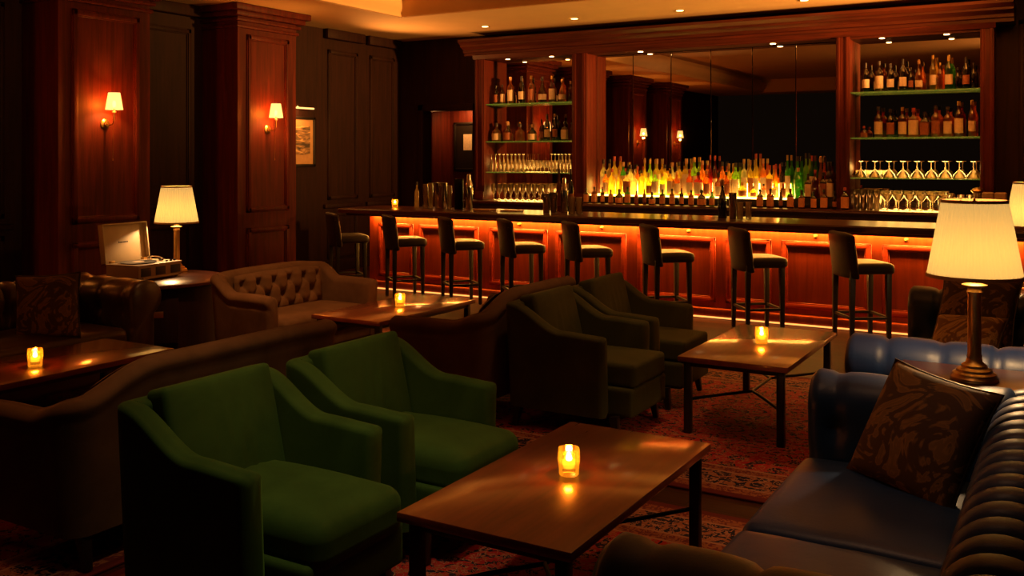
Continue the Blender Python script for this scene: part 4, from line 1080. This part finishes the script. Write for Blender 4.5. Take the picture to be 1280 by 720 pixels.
# area lights added behind the glassware to make it glow
for x0, x1, zz, e in ((LX0+.2, LX1-.27, LSH[2]+.02, 9), (LX0+.2, LX1-.27, CTZ+.03, 9), (RX0+.2, RX1-.2, RSH[2]+.02, 9), (RX0+.2, RX1-.2, CTZ+.03, 8)):
    light('AREA', ((x0+x1)/2, WB-.045, zz+.07), e, (1, .50, .10), (x1-x0, .10), (PI/2, 0, PI))

# ------------------------------------------------------------------ on the bar counter
BZ = 1.0205
def tin(label, px, Y, rb, rt, h, name='mixing_tin', cat='mixing tin', group='bar tools on the counter', mat='steel'):
    X = x_at(px, Y)
    o = MB().lathe([(0, 0), (rb, 0), (rb+.002, .004), (rt, h-.004), (rt+.002, h-.002), (rt, h), (rt-.003, h), (rb-.002, .01), (0, .01)], 28, cap=False).build(name, M[mat], None, (X, Y, BZ))
    return tag(o, label, cat, group)
def shaker(label, px, Y, r_, h):
    X = x_at(px, Y); o = thing('cocktail_shaker', label, 'cocktail shaker', (X, Y, BZ), 0, 'cocktail shakers')
    MB().lathe([(0, 0), (r_*.8, 0), (r_*.85, .006), (r_, h*.62), (r_*.98, h*.64)], 28).build('body', M['steel'], o)
    MB().lathe([(r_*.96, h*.63), (r_*.9, h*.70), (r_*.6, h*.80), (r_*.5, h*.84), (r_*.5, h*.96), (r_*.4, h), (0, h)], 28).build('lid', M['steel'], o)
def tallglass(label, px, Y, h, w=1, group='tall glasses at the bar end'):
    return gl('tumbler', 'highball_glass', 'glass', x_at(px, Y), Y, BZ-.001, h, label, group, False, w)
o = bottle('tall', 'clear', 'capblack', None, (x_at(521, 9.72), 9.72, BZ), (.9, .9, .95), 'beside the candle at the bar end', 'bottles on the bar counter')
tallglass('tall highball glass, first past the slim clear bottle', 532, 9.75, .30, .85)
tallglass('tall highball glass, second past the slim clear bottle', 538.5, 9.85, .31, .8)
tin('large steel ice tin among the highball glasses', 551, 9.8, .07, .085, .32)
tallglass('tall highball glass just past the large ice tin', 562, 9.72, .29, .8)
tin('tall dark mixing beaker next to the cocktail shaker', 573.5, 9.75, .052, .06, .37, mat='black_metal')
shaker('tall steel cocktail shaker standing before the cabinet side panel', 586, 9.75, .052, .43)
shaker('steel cocktail shaker between the goblets and the front bottles', 705.5, 9.72, .045, .40)
tin('steel mixing tin, first in the cluster before the goblets', 683, 9.62, .036, .045, .22)
tin('steel mixing tin, second in the cluster before the goblets', 692, 9.70, .036, .045, .23)
bottle('tall', 'brown', 'capblack', 'paperdark', (x_at(699, 9.82), 9.82, BZ), (1, 1, 1.45), 'behind the tins in the middle cluster', 'bottles on the bar counter')
bottle('tall', 'dark', 'capblack', 'paperdark', (x_at(713.5, 9.82), 9.82, BZ), (1, 1, 1.45), 'behind the cut tumbler in the middle cluster', 'bottles on the bar counter')
tallglass('cut tumbler in front of the dark bottle in the middle cluster', 715, 9.62, .19, 1.0, 'tumblers on the bar counter')
tallglass('cut tumbler at the end of the middle cluster', 724, 9.66, .185, .95, 'tumblers on the bar counter')
bottle('decanter', 'dark', 'cork', None, (x_at(903, 9.7), 9.7, BZ), (1.0, 1.0, 1.45), 'beside the tall tin in front of the glowing bottles', 'bottles on the bar counter')
tin('tall polished tin standing alone before the glowing riser', 916, 9.62, .034, .042, .27)
tallglass('low tumbler, first past the tall polished tin', 925, 9.60, .17, .85, 'tumblers on the bar counter')
tallglass('low tumbler, second past the tall polished tin', 935.5, 9.62, .18, .85, 'tumblers on the bar counter')
o = MB().box(-.11, .11, -.08, .08, 0, .02, .006).build('folded_napkin', M['linen'], None, (x_at(606, 9.6), 9.6, BZ)); tag(o, 'folded napkin lying on the counter below the goblets', 'napkin', 'folded bar napkins')
o = MB().box(-.11, .11, -.08, .08, 0, .016, .006).build('folded_napkin', M['linen'], None, (x_at(640, 9.66), 9.66, BZ)); tag(o, 'folded napkin lying near the steel mixing tins', 'napkin', 'folded bar napkins')
X = x_at(1222, 11.8); o = thing('cocktail_shaker', 'dull metal shaker on the back counter behind the near lamp shade', 'cocktail shaker', (X, 11.8, CTZ+.001), 0, 'cocktail shakers')
MB().lathe([(0, 0), (.06, 0), (.062, .01), (.05, .22), (.048, .225)], 24).build('body', M['steel'], o)
MB().lathe([(.047, .225), (.07, .25), (.05, .275), (.02, .285), (0, .29)], 24).build('lid', M['brass'], o)
for k, px in enumerate((1235, 1246.5)):
    o = MB().box(-.06, .06, -.06, .06, 0, .24, .02, 3).build('canister', M['creamdark'], None, (x_at(1235, 11.72)+.125*k, 11.72, CTZ+.001)); tag(o, ['dark canister beside the dull metal shaker', 'dark canister at the very end of the back counter'][k], 'canister', 'canisters at the counter end')

# ================================================================== ROOM LIGHT (soft recessed ceiling light over the seating, plus an added fill)
def down(loc, tgt, e, col, ang, r=.12):
    return aim(light('SPOT', loc, e, col, r, spot_size=math.radians(ang), spot_blend=1.0), tgt)
down((-1.7, 2.3, 3.84), (-2.55, 3.0, .4), 175, (1, .74, .40), 40)
down((-2.0, 5.0, 3.84), (-2.6, 5.75, .4), 110, (1, .52, .22), 42)
down((-4.3, 4.4, 3.84), (-5.1, 5.6, .4), 480, (1, .40, .13), 48)
down((-3.2, 2.4, 3.84), (-3.6, 3.2, .6), 110, (1, .40, .14), 50)  # fill added to lift the dark back of the taupe sofa
down((-.9, 2.8, 3.84), (-1.1, 3.6, .4), 60, (1, .46, .22), 62)
w = bpy.data.worlds.new('room_air'); scene.world = w; w.use_nodes = True
w.node_tree.nodes['Background'].inputs[0].default_value = (1, .55, .30, 1); w.node_tree.nodes['Background'].inputs[1].default_value = .004

# ================================================================== CAMERA
cam = bpy.data.cameras.new('camera'); co = bpy.data.objects.new('camera', cam); COL.objects.link(co)
co.location = (0, 0, EYE); co.rotation_euler = (PI/2, 0, YAW)
cam.sensor_width = 36; cam.lens = FOC/1280*36; cam.shift_y = -(360-HOR)/1280; cam.clip_start = .05
scene.camera = co
scene.view_settings.view_transform = 'Standard'; scene.view_settings.look = 'None'; scene.view_settings.exposure = 0
scene.cycles.use_denoising = True; scene.cycles.sample_clamp_indirect = 4; scene.cycles.max_bounces = 10; scene.cycles.transparent_max_bounces = 24
scene.cycles.caustics_reflective = False; scene.cycles.caustics_refractive = False
